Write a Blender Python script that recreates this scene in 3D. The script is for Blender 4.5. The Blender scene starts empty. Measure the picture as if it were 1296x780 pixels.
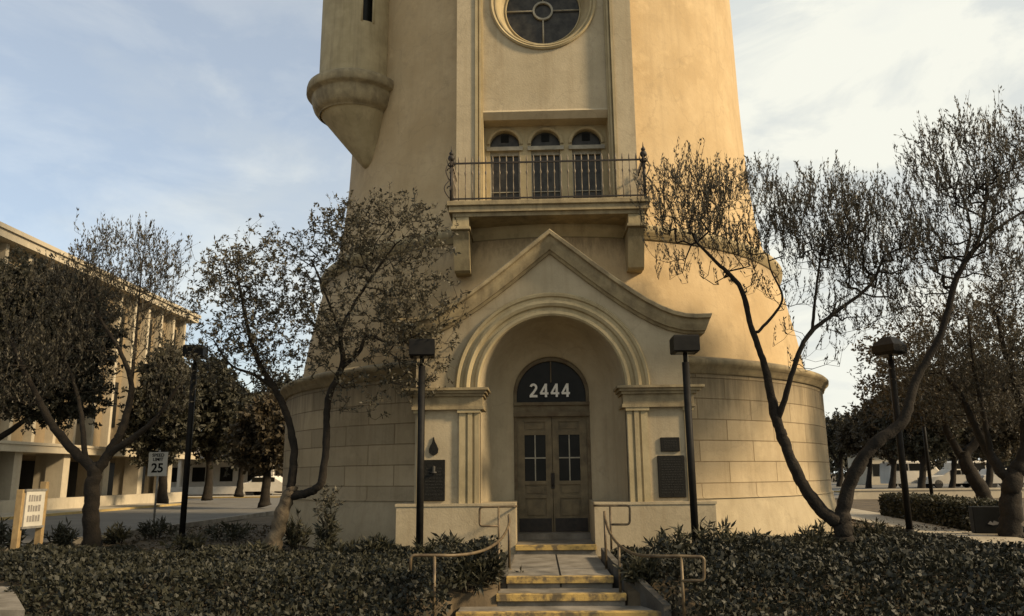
import bpy, math, random
import numpy as np
from mathutils import Vector
R = math.radians
scene = bpy.context.scene
COL = scene.collection

# ------------------------------------------------------------------ camera
CAM = np.array([-.27, -21.74, 1.39])
FPX, PW, PH = 994., 1296., 780.
PITCH, YAW, ROLL = R(12), R(1.8), R(.6)
cf = np.array([-math.sin(YAW)*math.cos(PITCH), math.cos(YAW)*math.cos(PITCH), math.sin(PITCH)])
cr = np.array([math.cos(YAW), math.sin(YAW), 0.]); cu = np.cross(cr, cf)
cr, cu = cr*math.cos(ROLL)-cu*math.sin(ROLL), cu*math.cos(ROLL)+cr*math.sin(ROLL)
cd = bpy.data.cameras.new('camera'); cam = bpy.data.objects.new('camera', cd); COL.objects.link(cam)
from mathutils import Matrix
cam.matrix_world = Matrix(((cr[0], cu[0], -cf[0], CAM[0]), (cr[1], cu[1], -cf[1], CAM[1]), (cr[2], cu[2], -cf[2], CAM[2]), (0, 0, 0, 1)))
cd.sensor_width = 36; cd.lens = 36*FPX/PW; cd.clip_end = 2000; cd.clip_start = .05
scene.camera = cam
def at(px, py, Y):
    d = cf+cr*(px-PW/2)/FPX+cu*(PH/2-py)/FPX
    p = CAM+d*(Y-CAM[1])/d[1]; return (float(p[0]), float(p[1]), float(p[2]))
def atz(px, py, Z=0.):
    d = cf+cr*(px-PW/2)/FPX+cu*(PH/2-py)/FPX
    p = CAM+d*(Z-CAM[2])/d[2]; return (float(p[0]), float(p[1]), float(p[2]))

# ------------------------------------------------------------------ light
SUN_A, SUN_E = 18., 30.          # degrees in front of due right, elevation
sdir = Vector((math.cos(R(SUN_A))*math.cos(R(SUN_E)), -math.sin(R(SUN_A))*math.cos(R(SUN_E)), math.sin(R(SUN_E))))
sl = bpy.data.lights.new('sun', 'SUN'); sl.energy = 4.4; sl.angle = R(7); sl.color = (1., .78, .50)
so = bpy.data.objects.new('sun', sl); COL.objects.link(so); so.rotation_euler = sdir.to_track_quat('Z', 'Y').to_euler()
w = bpy.data.worlds.new('World'); scene.world = w; w.use_nodes = True
nt = w.node_tree; nt.nodes.clear()
def N(nt, t, **k):
    n = nt.nodes.new(t)
    for a, b in k.items(): setattr(n, a, b)
    return n
out = N(nt, 'ShaderNodeOutputWorld'); bg = N(nt, 'ShaderNodeBackground'); bg.inputs[1].default_value = 0.14
sky = N(nt, 'ShaderNodeTexSky', sky_type='NISHITA'); sky.sun_disc = False
sky.sun_elevation = R(SUN_E); sky.sun_rotation = math.atan2(sdir.x, sdir.y); sky.dust_density = 2.5; sky.air_density = 1.0
tc = N(nt, 'ShaderNodeTexCoord'); sep = N(nt, 'ShaderNodeSeparateXYZ'); nt.links.new(tc.outputs['Generated'], sep.inputs[0])
mp = N(nt, 'ShaderNodeMapping'); mp.inputs['Scale'].default_value = (1., 1., 2.2); mp.inputs['Location'].default_value = (.3, 0, .1)
nt.links.new(tc.outputs['Generated'], mp.inputs[0])
n1 = N(nt, 'ShaderNodeTexNoise'); n1.inputs['Scale'].default_value = 2.7; n1.inputs['Detail'].default_value = 9; n1.inputs['Roughness'].default_value = .52
nt.links.new(mp.outputs[0], n1.inputs['Vector'])
# cloud cover thickens towards the sunny side of the sky and near the horizon
m1 = N(nt, 'ShaderNodeMath', operation='MULTIPLY_ADD'); nt.links.new(sep.outputs['X'], m1.inputs[0]); m1.inputs[1].default_value = .42; nt.links.new(n1.outputs['Fac'], m1.inputs[2])
m2 = N(nt, 'ShaderNodeMath', operation='MULTIPLY_ADD'); nt.links.new(sep.outputs['Z'], m2.inputs[0]); m2.inputs[1].default_value = -.22; nt.links.new(m1.outputs[0], m2.inputs[2])
cr1 = N(nt, 'ShaderNodeValToRGB'); cr1.color_ramp.elements[0].position = .20; cr1.color_ramp.elements[1].position = .58
cr1.color_ramp.elements[0].color = (.40, .40, .40, 1); cr1.color_ramp.elements[1].color = (1, 1, 1, 1)
nt.links.new(m2.outputs[0], cr1.inputs[0])
n2 = N(nt, 'ShaderNodeTexNoise'); n2.inputs['Scale'].default_value = 4.2; n2.inputs['Detail'].default_value = 10; n2.inputs['Roughness'].default_value = .6; n2.inputs['Distortion'].default_value = .4
nt.links.new(mp.outputs[0], n2.inputs['Vector'])
cr2 = N(nt, 'ShaderNodeValToRGB'); cr2.color_ramp.elements[0].position = .43; cr2.color_ramp.elements[1].position = .56
cr2.color_ramp.elements[0].color = (3.75, 3.9, 3.75, 1); cr2.color_ramp.elements[1].color = (4.75, 4.75, 4.25, 1)
nt.links.new(n2.outputs['Fac'], cr2.inputs[0])
mx = N(nt, 'ShaderNodeMixRGB'); nt.links.new(cr1.outputs[0], mx.inputs[0]); nt.links.new(sky.outputs[0], mx.inputs[1]); nt.links.new(cr2.outputs[0], mx.inputs[2])
nt.links.new(mx.outputs[0], bg.inputs[0]); nt.links.new(bg.outputs[0], out.inputs[0])
vs = scene.view_settings; vs.view_transform = 'Standard'; vs.look = 'None'; vs.gamma = 1; vs.use_curve_mapping = False; vs.exposure = 0.5

# ------------------------------------------------------------------ materials
def mat(name, col, rough=.8, col2=None, scale=3., detail=6, bump=0., bscale=40., metal=0., streak=0., coords='Object', spec=.3, ramp=(.35, .65), dirt=None, ledges=(), cracks=0.):
    m = bpy.data.materials.new(name); m.use_nodes = True; t = m.node_tree; b = t.nodes['Principled BSDF']
    b.inputs['Roughness'].default_value = rough; b.inputs['Metallic'].default_value = metal; b.inputs['Specular IOR Level'].default_value = spec
    tc = N(t, 'ShaderNodeTexCoord'); co = tc.outputs[coords] if coords != 'Position' else N(t, 'ShaderNodeNewGeometry').outputs['Position']
    c = N(t, 'ShaderNodeRGB'); c.outputs[0].default_value = (*col, 1); cur = c.outputs[0]
    def noise(sc, det=detail, vec=co, ro=.6):
        n = N(t, 'ShaderNodeTexNoise'); n.inputs['Scale'].default_value = sc; n.inputs['Detail'].default_value = det; n.inputs['Roughness'].default_value = ro
        t.links.new(vec, n.inputs['Vector']); return n.outputs['Fac']
    def mixin(cur, fac, c2, lo, hi, amt=1.):
        r = N(t, 'ShaderNodeMapRange'); r.inputs['From Min'].default_value = lo; r.inputs['From Max'].default_value = hi; r.inputs['To Max'].default_value = amt
        t.links.new(fac, r.inputs[0]); x = N(t, 'ShaderNodeMixRGB'); t.links.new(r.outputs[0], x.inputs[0]); t.links.new(cur, x.inputs[1]); x.inputs[2].default_value = (*c2, 1); return x.outputs[0]
    if col2: cur = mixin(cur, noise(scale), col2, *ramp)
    if streak:
        mpn = N(t, 'ShaderNodeMapping'); mpn.inputs['Scale'].default_value = (3.2, 3.2, .22); t.links.new(co, mpn.inputs[0])
        cur = mixin(cur, noise(1.6, 5, mpn.outputs[0], .65), dirt or tuple(v*.55 for v in col), .5, .78, streak)
        cur = mixin(cur, noise(9, 8), tuple(v*.72 for v in col), .52, .75, .5)
        cur = mixin(cur, noise(2.3, 12, ro=.72), tuple(v*.62 for v in col), .55, .66, .38)
        cur = mixin(cur, noise(1.7, 10, ro=.7), tuple(min(v*1.25, .8) for v in col), .56, .68, .35)
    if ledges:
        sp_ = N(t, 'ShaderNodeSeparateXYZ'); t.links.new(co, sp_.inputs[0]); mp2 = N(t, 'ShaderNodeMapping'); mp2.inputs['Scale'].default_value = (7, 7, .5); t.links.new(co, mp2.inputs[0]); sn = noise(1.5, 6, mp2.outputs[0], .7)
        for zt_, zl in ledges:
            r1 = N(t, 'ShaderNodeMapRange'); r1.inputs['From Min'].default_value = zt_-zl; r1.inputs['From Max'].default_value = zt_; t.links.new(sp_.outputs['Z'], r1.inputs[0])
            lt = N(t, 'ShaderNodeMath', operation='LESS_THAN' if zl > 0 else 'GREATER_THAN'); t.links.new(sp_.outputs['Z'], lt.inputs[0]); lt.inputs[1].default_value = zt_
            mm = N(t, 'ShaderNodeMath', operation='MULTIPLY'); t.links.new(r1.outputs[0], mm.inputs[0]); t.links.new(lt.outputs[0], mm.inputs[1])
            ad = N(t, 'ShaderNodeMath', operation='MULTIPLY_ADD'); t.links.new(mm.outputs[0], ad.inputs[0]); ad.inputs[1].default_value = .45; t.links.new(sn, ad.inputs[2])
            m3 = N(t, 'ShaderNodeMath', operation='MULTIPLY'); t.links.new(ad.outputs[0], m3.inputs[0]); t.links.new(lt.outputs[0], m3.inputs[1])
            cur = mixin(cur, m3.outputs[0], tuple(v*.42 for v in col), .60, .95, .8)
    if cracks:
        dn = N(t, 'ShaderNodeTexNoise'); dn.inputs['Scale'].default_value = 1.6; dn.inputs['Detail'].default_value = 6; t.links.new(co, dn.inputs['Vector'])
        va = N(t, 'ShaderNodeVectorMath', operation='MULTIPLY_ADD'); t.links.new(dn.outputs['Color'], va.inputs[0]); va.inputs[1].default_value = (1.1, 1.1, 1.1); t.links.new(co, va.inputs[2])
        vo = N(t, 'ShaderNodeTexVoronoi', feature='DISTANCE_TO_EDGE'); vo.inputs['Scale'].default_value = .42; t.links.new(va.outputs[0], vo.inputs['Vector'])
        r2 = N(t, 'ShaderNodeMapRange'); r2.inputs['From Min'].default_value = .004; r2.inputs['From Max'].default_value = .009; r2.inputs['To Min'].default_value = cracks; r2.inputs['To Max'].default_value = 0; t.links.new(vo.outputs['Distance'], r2.inputs[0])
        x = N(t, 'ShaderNodeMixRGB'); t.links.new(r2.outputs[0], x.inputs[0]); t.links.new(cur, x.inputs[1]); x.inputs[2].default_value = (*[v*.35 for v in col], 1); cur = x.outputs[0]
    t.links.new(cur, b.inputs['Base Color'])
    if bump:
        bn = N(t, 'ShaderNodeBump'); bn.inputs['Strength'].default_value = bump; bn.inputs['Distance'].default_value = .02
        t.links.new(noise(bscale, 4), bn.inputs['Height']); t.links.new(bn.outputs[0], b.inputs['Normal'])
    m['b'] = 1
    return m
STU = (.40, .33, .215)
M = {}
M['stucco'] = mat('stucco', STU, .9, (.33, .27, .17), 1.1, streak=.55, bump=.25, bscale=30, dirt=(.25, .19, .11), cracks=.16)
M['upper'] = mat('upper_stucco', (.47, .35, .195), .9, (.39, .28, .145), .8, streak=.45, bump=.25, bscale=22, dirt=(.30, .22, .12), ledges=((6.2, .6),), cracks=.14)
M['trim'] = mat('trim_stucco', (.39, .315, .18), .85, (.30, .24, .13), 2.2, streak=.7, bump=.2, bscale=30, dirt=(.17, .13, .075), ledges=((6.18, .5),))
M['coping'] = mat('coping_stone', (.33, .265, .15), .85, (.18, .14, .08), 3.0, streak=.9, bump=.25, bscale=30, dirt=(.12, .095, .06))
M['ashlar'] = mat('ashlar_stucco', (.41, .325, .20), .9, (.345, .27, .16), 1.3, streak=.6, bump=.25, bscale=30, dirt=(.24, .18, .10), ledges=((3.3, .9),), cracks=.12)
def ashlar(m):
    t = m.node_tree; b = t.nodes['Principled BSDF']
    uv = N(t, 'ShaderNodeUVMap'); br = N(t, 'ShaderNodeTexBrick'); br.inputs['Scale'].default_value = 1.
    br.inputs['Brick Width'].default_value = 1.35; br.inputs['Row Height'].default_value = .4; br.inputs['Mortar Size'].default_value = .011; br.inputs['Mortar Smooth'].default_value = .4
    br.inputs['Color1'].default_value = (1, 1, 1, 1); br.inputs['Color2'].default_value = (.74, .745, .75, 1); br.inputs['Mortar'].default_value = (.56, .52, .47, 1)
    t.links.new(uv.outputs[0], br.inputs['Vector'])
    src = b.inputs['Base Color'].links[0].from_socket; x = N(t, 'ShaderNodeMixRGB', blend_type='MULTIPLY'); x.inputs[0].default_value = 1
    t.links.new(src, x.inputs[1]); t.links.new(br.outputs['Color'], x.inputs[2]); t.links.new(x.outputs[0], b.inputs['Base Color'])
    bn = N(t, 'ShaderNodeBump', invert=True); bn.inputs['Strength'].default_value = .8; bn.inputs['Distance'].default_value = .02
    t.links.new(br.outputs['Fac'], bn.inputs['Height']); old = b.inputs['Normal'].links[0].from_socket; t.links.new(old, bn.inputs['Normal']); t.links.new(bn.outputs[0], b.inputs['Normal'])
ashlar(M['ashlar'])
M['iron'] = mat('dark_iron', (.02, .017, .014), .6, (.035, .027, .02), 12, metal=.1)
M['pale_iron'] = mat('weathered_rail_iron', (.10, .075, .045), .6, (.17, .14, .10), 14, metal=.2)
M['lamp'] = mat('lamp_black', (.006, .0055, .005), .6, (.012, .011, .009), 8, spec=.15)
M['handrail'] = mat('handrail_paint', (.15, .11, .06), .5, (.07, .05, .03), 9, metal=.2)
M['wood'] = mat('door_wood', (.165, .125, .066), .6, (.09, .068, .036), 5, bump=.1, bscale=60, streak=.5)
M['woodfr'] = mat('door_frame_wood', (.135, .108, .06), .65, (.08, .052, .025), 5, bump=.1, bscale=60)
M['glass'] = mat('dark_glass', (.009, .009, .007), .3, (.016, .015, .012), 2.5, spec=.10)
M['rglass'] = mat('curtained_glass', (.05, .045, .034), .3, (.018, .016, .012), 5, spec=.2)
M['metalfr'] = mat('pale_window_metal', (.30, .27, .20), .5, (.2, .18, .13), 8)
M['number'] = mat('number_paint', (.75, .73, .66), .6, (.66, .63, .55), 20)
M['bronze'] = mat('bronze_plaque', (.007, .0065, .005), .6, (.014, .013, .010), 26, metal=.0, spec=.15, bump=.5, bscale=70)
M['bronze_hi'] = mat('bronze_letters', (.028, .026, .02), .6, (.02, .018, .013), 26)
M['cheek'] = mat('grimy_concrete', (.11, .10, .08), .9, (.05, .043, .033), 3.2, bump=.4, bscale=40, streak=.8)
M['concrete'] = mat('concrete', (.23, .205, .165), .9, (.11, .095, .07), 3.0, bump=.3, bscale=50, streak=.5)
M['yellow'] = mat('worn_yellow_paint', (.40, .27, .085), .8, (.12, .09, .05), 6, bump=.3, bscale=50, ramp=(.44, .58))
M['path'] = mat('path_concrete', (.36, .315, .235), .9, (.27, .235, .17), 2., bump=.2, bscale=50)
M['asphalt'] = mat('asphalt', (.15, .14, .12), .9, (.11, .103, .088), .7, bump=.2, bscale=60)
M['kerb_y'] = mat('yellow_kerb', (.42, .30, .10), .8, (.30, .22, .10), 3)
M['soil'] = mat('soil', (.105, .078, .046), 1, (.05, .038, .022), 1.4, bump=.6, bscale=14)
M['bwall'] = mat('office_wall', (.24, .185, .11), .9, (.19, .145, .09), .5, streak=.4)
M['bpale'] = mat('office_pale_concrete', (.46, .40, .29), .85, (.37, .32, .235), .8, streak=.4)
M['white'] = mat('white_paint', (.62, .58, .50), .6, (.54, .5, .42), 2)
M['signwhite'] = mat('sign_white', (.46, .44, .38), .5, (.38, .36, .31), 4)
M['signblack'] = mat('sign_black', (.008, .008, .007), .7, (.012, .012, .011), 4, spec=.12)
M['signgrey'] = mat('sign_faded_grey', (.16, .15, .135), .7, (.22, .2, .18), 9)
M['post'] = mat('post_wood', (.33, .23, .105), .8, (.22, .15, .07), 6, streak=.5)
M['galv'] = mat('galvanised', (.30, .29, .26), .5, (.2, .19, .17), 8, metal=.5)
M['bark'] = mat('dark_bark', (.024, .0185, .0125), .95, (.012, .0095, .0065), 7, bump=1., bscale=26)
M['barkpale'] = mat('pale_bark', (.15, .118, .075), .95, (.07, .052, .034), 6, bump=1., bscale=22)
M['tyre'] = mat('tyre_rubber', (.02, .02, .02), .9, (.03, .03, .03), 4)
M['roof'] = mat('roof_grey', (.16, .14, .11), .9, (.12, .1, .08), 2)
def leafmat(name, c1, c2, c3, trans=.25):
    m = mat(name, c1, .6, c2, 1.3, coords='Position', ramp=(.38, .62), spec=.35); t = m.node_tree; b = t.nodes['Principled BSDF']
    geo = N(t, 'ShaderNodeNewGeometry'); wn = N(t, 'ShaderNodeMixRGB')
    n = N(t, 'ShaderNodeTexNoise'); n.inputs['Scale'].default_value = 16; n.inputs['Detail'].default_value = 2; t.links.new(geo.outputs['Position'], n.inputs['Vector'])
    r = N(t, 'ShaderNodeMapRange'); r.inputs['From Min'].default_value = .5; r.inputs['From Max'].default_value = .66; t.links.new(n.outputs['Fac'], r.inputs[0])
    src = b.inputs['Base Color'].links[0].from_socket; t.links.new(r.outputs[0], wn.inputs[0]); t.links.new(src, wn.inputs[1]); wn.inputs[2].default_value = (*c3, 1)
    t.links.new(wn.outputs[0], b.inputs['Base Color'])
    tr = N(t, 'ShaderNodeBsdfTranslucent'); t.links.new(wn.outputs[0], tr.inputs[0]); ms = N(t, 'ShaderNodeMixShader'); ms.inputs[0].default_value = trans
    o = t.nodes['Material Output']; t.links.new(b.outputs[0], ms.inputs[1]); t.links.new(tr.outputs[0], ms.inputs[2]); t.links.new(ms.outputs[0], o.inputs[0])
    return m
M['leafA'] = leafmat('olive_brown_leaf', (.068, .060, .040), (.044, .039, .026), (.13, .115, .083))
M['leafB'] = leafmat('sparse_olive_leaf', (.070, .060, .036), (.045, .039, .023), (.15, .135, .095))
M['leafD'] = leafmat('dark_evergreen_leaf', (.046, .043, .026), (.03, .028, .017), (.085, .078, .05))
M['leafR'] = leafmat('autumn_brown_leaf', (.060, .045, .024), (.038, .030, .017), (.095, .075, .042))
M['ivy'] = leafmat('ivy_leaf', (.025, .025, .0145), (.013, .0135, .008), (.044, .043, .029), .10)
M['fern'] = leafmat('shrub_leaf', (.034, .033, .017), (.02, .02, .011), (.07, .065, .038), .2)

# ------------------------------------------------------------------ mesh helpers
class MB:
    def __init__(s): s.v = []; s.f = []; s.sm = []; s.uv = None
    def add(s, vs, fs, smooth=False):
        o = len(s.v); s.v += [tuple(map(float, p)) for p in vs]; s.f += [tuple(i+o for i in f) for f in fs]; s.sm += [smooth]*len(fs); return s
    def box(s, x0, x1, y0, y1, z0, z1, bev=0.):
        if bev:
            b = bev; xs = (x0, x1); ys = (y0, y1)
            rings = []
            for z, k in ((z0, b), (z0+b, 0), (z1-b, 0), (z1, b)):
                rings.append([(x0+b+k, y0+k, z), (x1-b-k, y0+k, z), (x1-k, y0+b+k, z), (x1-k, y1-b-k, z), (x1-b-k, y1-k, z), (x0+b+k, y1-k, z), (x0+k, y1-b-k, z), (x0+k, y0+b+k, z)])
            vs = sum(rings, []); fs = [tuple(range(7, -1, -1)), tuple(range(24, 32))]
            for r in range(3):
                for i in range(8): fs.append((r*8+i, r*8+(i+1) % 8, r*8+8+(i+1) % 8, r*8+8+i))
            return s.add(vs, fs)
        return s.add([(x0, y0, z0), (x1, y0, z0), (x1, y1, z0), (x0, y1, z0), (x0, y0, z1), (x1, y0, z1), (x1, y1, z1), (x0, y1, z1)],
                     [(3, 2, 1, 0), (4, 5, 6, 7), (0, 1, 5, 4), (1, 2, 6, 5), (2, 3, 7, 6), (3, 0, 4, 7)])
    def tube(s, pts, r, n=8, caps=True, smooth=True):
        pts = [Vector(p) for p in pts]; k = len(pts); rs = r if hasattr(r, '__len__') else [r]*k
        vs = []; nrm = None
        for i in range(k):
            d = (pts[min(i+1, k-1)]-pts[max(i-1, 0)])
            if d.length < 1e-9: d = Vector((0, 0, 1))
            d.normalize()
            if nrm is None:
                a = Vector((1, 0, 0)) if abs(d.x) < .8 else Vector((0, 1, 0)); nrm = d.cross(a).normalized()
            else:
                nrm = (nrm-d*nrm.dot(d)); nrm = nrm.normalized() if nrm.length > 1e-6 else d.orthogonal().normalized()
            b = d.cross(nrm)
            for j in range(n):
                a = 2*math.pi*j/n; vs.append(pts[i]+nrm*math.cos(a)*rs[i]+b*math.sin(a)*rs[i])
        fs = [(i*n+j, i*n+(j+1) % n, (i+1)*n+(j+1) % n, (i+1)*n+j) for i in range(k-1) for j in range(n)]
        s.add(vs, fs, smooth)
        if caps: 
            o = len(s.v)-len(vs); s.f += [tuple(o+j for j in range(n-1, -1, -1)), tuple(o+(k-1)*n+j for j in range(n))]; s.sm += [False, False]
        return s
    def lathe(s, prof, cx=0, cy=0, n=64, a0=0, a1=2*math.pi, skip=None, smooth=True, shift=None, uv=False):
        """prof = [(r,z)]"""
        full = abs(a1-a0-2*math.pi) < 1e-6; m = n if full else n+1
        vs = []; 
        for i, (r, z) in enumerate(prof):
            dx, dy = shift(z) if shift else (0, 0)
            for j in range(m):
                a = a0+(a1-a0)*j/n; vs.append((cx+dx+r*math.cos(a), cy+dy+r*math.sin(a), z))
        fs = []; uvs = []
        for i in range(len(prof)-1):
            for j in range(n):
                jn = (j+1) % m; q = (i*m+j, i*m+jn, (i+1)*m+jn, (i+1)*m+j)
                if skip:
                    c = [sum(vs[k][t] for k in q)/4 for t in range(3)]
                    if skip(*c): continue
                fs.append(q)
                if uv:
                    ua = (a0+(a1-a0)*j/n)*uv; ub = (a0+(a1-a0)*(j+1)/n)*uv
                    uvs += [(ua, prof[i][1]), (ub, prof[i][1]), (ub, prof[i+1][1]), (ua, prof[i+1][1])]
        if uv: s.uv = (s.uv or [])+uvs
        return s.add(vs, fs, smooth)
    def strip(s, A, B, smooth=False, close=False):
        n = len(A); vs = list(A)+list(B); m = n if close else n-1
        return s.add(vs, [(i, (i+1) % n, n+(i+1) % n, n+i) for i in range(m)], smooth)
    def rows(s, rows, smooth=True, close=False):
        n = len(rows[0]); vs = sum([list(r) for r in rows], []); m = n if close else n-1
        return s.add(vs, [(k*n+i, k*n+(i+1) % n, (k+1)*n+(i+1) % n, (k+1)*n+i) for k in range(len(rows)-1) for i in range(m)], smooth)
    def prism(s, poly, lo, hi, axis='y'):
        """poly of (a,b): axis y -> (x,z) extruded in y; axis z -> (x,y); axis x -> (y,z)"""
        n = len(poly)
        P = {'y': lambda a, b, t: (a, t, b), 'z': lambda a, b, t: (a, b, t), 'x': lambda a, b, t: (t, a, b)}[axis]
        vs = [P(a, b, lo) for a, b in poly]+[P(a, b, hi) for a, b in poly]
        return s.add(vs, [tuple(range(n-1, -1, -1)), tuple(range(n, 2*n))]+[(i, (i+1) % n, n+(i+1) % n, n+i) for i in range(n)])
    def sphere(s, c, r, n=10, sz=1.):
        prof = [(r*math.sin(math.pi*i/n), c[2]-r*sz*math.cos(math.pi*i/n)) for i in range(n+1)]
        return s.lathe(prof, c[0], c[1], n=n+2)
    def build(s, name, m, parent=None, fixn=True):
        me = bpy.data.meshes.new(name); me.from_pydata(s.v, [], s.f); me.validate(clean_customdata=False)
        if len(me.polygons) == len(s.sm): me.polygons.foreach_set('use_smooth', s.sm)
        if s.uv and len(s.uv) == len(me.loops):
            ul = me.uv_layers.new(name='UVMap'); ul.data.foreach_set('uv', np.array(s.uv, dtype=np.float32).ravel())
        me.materials.append(M[m] if isinstance(m, str) else m)
        if fixn:
            import bmesh; bm = bmesh.new(); bm.from_mesh(me); bmesh.ops.recalc_face_normals(bm, faces=bm.faces); bm.to_mesh(me); bm.free()
        o = bpy.data.objects.new(name, me); COL.objects.link(o)
        if parent: o.parent = parent; o.matrix_parent_inverse = Matrix.Translation(-Vector(parent_loc(parent)))
        return o
def parent_loc(p):
    l = Vector(p.location)
    return l if not p.parent else Vector((0, 0, 0)) if p.type == 'MESH' and not p.parent.parent and False else world_loc(p)
def world_loc(p):
    # meshes keep world coordinates; only Empties carry an offset
    while p is not None:
        if p.type == 'EMPTY': return Vector(p.location) if p is not None else Vector()
        p = p.parent
        if p is not None and p.type == 'EMPTY': return Vector((0, 0, 0))
    return Vector((0, 0, 0))
def empty(name, loc, label, cat, group=None):
    o = bpy.data.objects.new(name, None); COL.objects.link(o); o.location = loc; o.empty_display_size = .3
    return tag(o, label, cat, group)
def tag(o, label=None, cat=None, group=None, kind=None):
    if label: o['label'] = label
    if cat: o['category'] = cat
    if group: o['group'] = group
    if kind: o['kind'] = kind
    return o
def text_mesh(body, size, offset=0., extrude=.008):
    cu_ = bpy.data.curves.new('t', 'FONT'); cu_.body = body; cu_.size = size; cu_.align_x = 'CENTER'; cu_.align_y = 'CENTER'; cu_.offset = offset; cu_.extrude = extrude; cu_.resolution_u = 4
    o = bpy.data.objects.new('t', cu_); COL.objects.link(o); dg = bpy.context.evaluated_depsgraph_get(); me = bpy.data.meshes.new_from_object(o.evaluated_get(dg))
    vs = [tuple(v.co) for v in me.vertices]; fs = [tuple(p.vertices) for p in me.polygons]
    bpy.data.objects.remove(o); bpy.data.meshes.remove(me); return vs, fs
def text(mb, body, size, loc, yaw=0., offset=0., sx=1., extrude=.006):
    vs, fs = text_mesh(body, size, offset, extrude); c, s = math.cos(yaw), math.sin(yaw)
    mb.add([(loc[0]+x*sx*c+z*s, loc[1]+x*sx*s-z*c, loc[2]+y) for x, y, z in vs], fs); return mb

# ------------------------------------------------------------------ ground
def hground(x, y):
    z = 0.
    t = min(max((-10.6-y)/1.7, 0), 1); z -= .42*t*t*(3-2*t)
    if abs(x) < (.83 if y > -11.15 else 1.40) and y < -7.7: z = min(z, -.46)
    z += .03*math.sin(x*1.3+.4*y)*math.sin(y*.9) if y > -11 and abs(x) > 2 and y < 6 else 0
    return z
xs = sorted(set([-400, -200, -100, -60, -40]+[round(v, 2) for v in np.arange(-30, 30.1, 1.)]+[round(v, 2) for v in np.arange(-12, 12.1, .4)]+[-1.42, -1.38, 1.38, 1.42, -.84, -.82, .82, .84]+[40, 60, 100, 200, 400]))
ys = sorted(set([-60, -40, -30, -25]+[round(v, 2) for v in np.arange(-20, 8, .4)]+[-11.16, -11.14, 8, 12, 20, 30, 50, 80, 150, 300, 600]))
g = MB(); g.add([(x, y, hground(x, y)) for y in ys for x in xs], [(j*len(xs)+i, j*len(xs)+i+1, (j+1)*len(xs)+i+1, (j+1)*len(xs)+i) for j in range(len(ys)-1) for i in range(len(xs)-1)], True)
tag(g.build('ground', 'soil', fixn=False), kind='structure')
def sheet(name, poly, z, m):
    b = MB(); b.add([(x, y, z) for x, y in poly], [tuple(range(len(poly)))]); o = b.build(name, m, fixn=False); return tag(o, kind='structure')
sheet('road', [(-18.9, -20), (-10.6, -20), (-10.6, 20.5), (-18.9, 20.5)], .035, 'asphalt')
sheet('cross_road', [(-160, 20.5), (200, 20.5), (200, 33), (-160, 33)], .036, 'asphalt')
sheet('pavement', [(-23.3, -20), (-19.1, -20), (-19.1, 20.3), (-23.3, 20.3)], .12, 'path')
sheet('far_pavement', [(-160, 33.2), (200, 33.2), (200, 36.5), (-160, 36.5)], .12, 'path')
sheet('parking_ground', [(10, 36.5), (200, 36.5), (200, 90), (10, 90)], .05, 'asphalt')
b = MB(); b.box(-19.1, -18.9, -20, 20.3, 0, .125); tag(b.build('kerb', 'kerb_y'), kind='structure')
b = MB(); b.box(-160, 200, 33, 33.2, 0, .125); tag(b.build('far_kerb', 'kerb_y'), kind='structure')
b = MB(); b.box(-10.6, -10.45, -20, 20.3, 0, .13); tag(b.build('near_kerb', 'concrete'), kind='structure')
def ribbon(pts, w_, z):
    A = []; B = []
    for i, (x, y) in enumerate(pts):
        a = pts[max(i-1, 0)]; c = pts[min(i+1, len(pts)-1)]; d = Vector((c[0]-a[0], c[1]-a[1])).normalized(); A.append((x-d.y*w_, y+d.x*w_, z)); B.append((x+d.y*w_, y-d.x*w_, z))
    b = MB(); b.strip(A, B); return b
tag(ribbon([(11.8, 20.4), (11., 12), (10.2, 6), (9.75, 3), (9.35, 0), (8.95, -3), (8.55, -5.5), (8.1, -8), (7.5, -10.4)], .8, .04).build('path', 'path', fixn=False), kind='structure')
# front pavement below the steps
sheet('front_pavement', [(-60, -40), (60, -40), (60, -12.35), (-60, -12.35)], -.395, 'concrete')
b = MB(); b.prism([(-30, -10.7), (-7.5, -10.7), (-6.0, -12.7), (-30, -12.7)], -.45, -.02, 'z'); tag(b.build('corner_pavement', 'concrete'), kind='structure')

# ------------------------------------------------------------------ WATER TOWER
TX = .08
tower = empty('water_tower', (TX, 0, 0), 'tall round tan stucco tower with arched gabled doorway numbered 2444 and iron balcony', 'tower')
def hole_low(x, y, z): return y < 0 and abs(x) < 1.75 and z < 4.55
b = MB(); b.lathe([(7.16, -.2), (7.13, .25), (7.07, .6), (7.02, .92)], TX, 0, 168, skip=hole_low, uv=7)
b.build('base_course', 'stucco', tower, fixn=False)
b = MB(); b.lathe([(7.05, .92)]+[(7.0, .96+(3.28-.96)*i/4) for i in range(5)], TX, 0, 168, skip=hole_low, uv=7)
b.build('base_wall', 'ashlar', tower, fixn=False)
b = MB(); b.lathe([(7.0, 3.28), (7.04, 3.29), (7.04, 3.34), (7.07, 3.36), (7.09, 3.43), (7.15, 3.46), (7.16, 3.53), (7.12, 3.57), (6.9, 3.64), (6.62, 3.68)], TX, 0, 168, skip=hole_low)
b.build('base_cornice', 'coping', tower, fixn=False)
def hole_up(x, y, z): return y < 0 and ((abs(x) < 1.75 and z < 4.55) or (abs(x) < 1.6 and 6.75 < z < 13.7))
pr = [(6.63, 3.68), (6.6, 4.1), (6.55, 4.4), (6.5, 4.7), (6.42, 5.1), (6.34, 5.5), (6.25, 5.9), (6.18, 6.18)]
b = MB(); b.lathe(pr, TX, 0, 168, skip=hole_up); b.build('lower_shaft', 'upper', tower, fixn=False)
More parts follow.
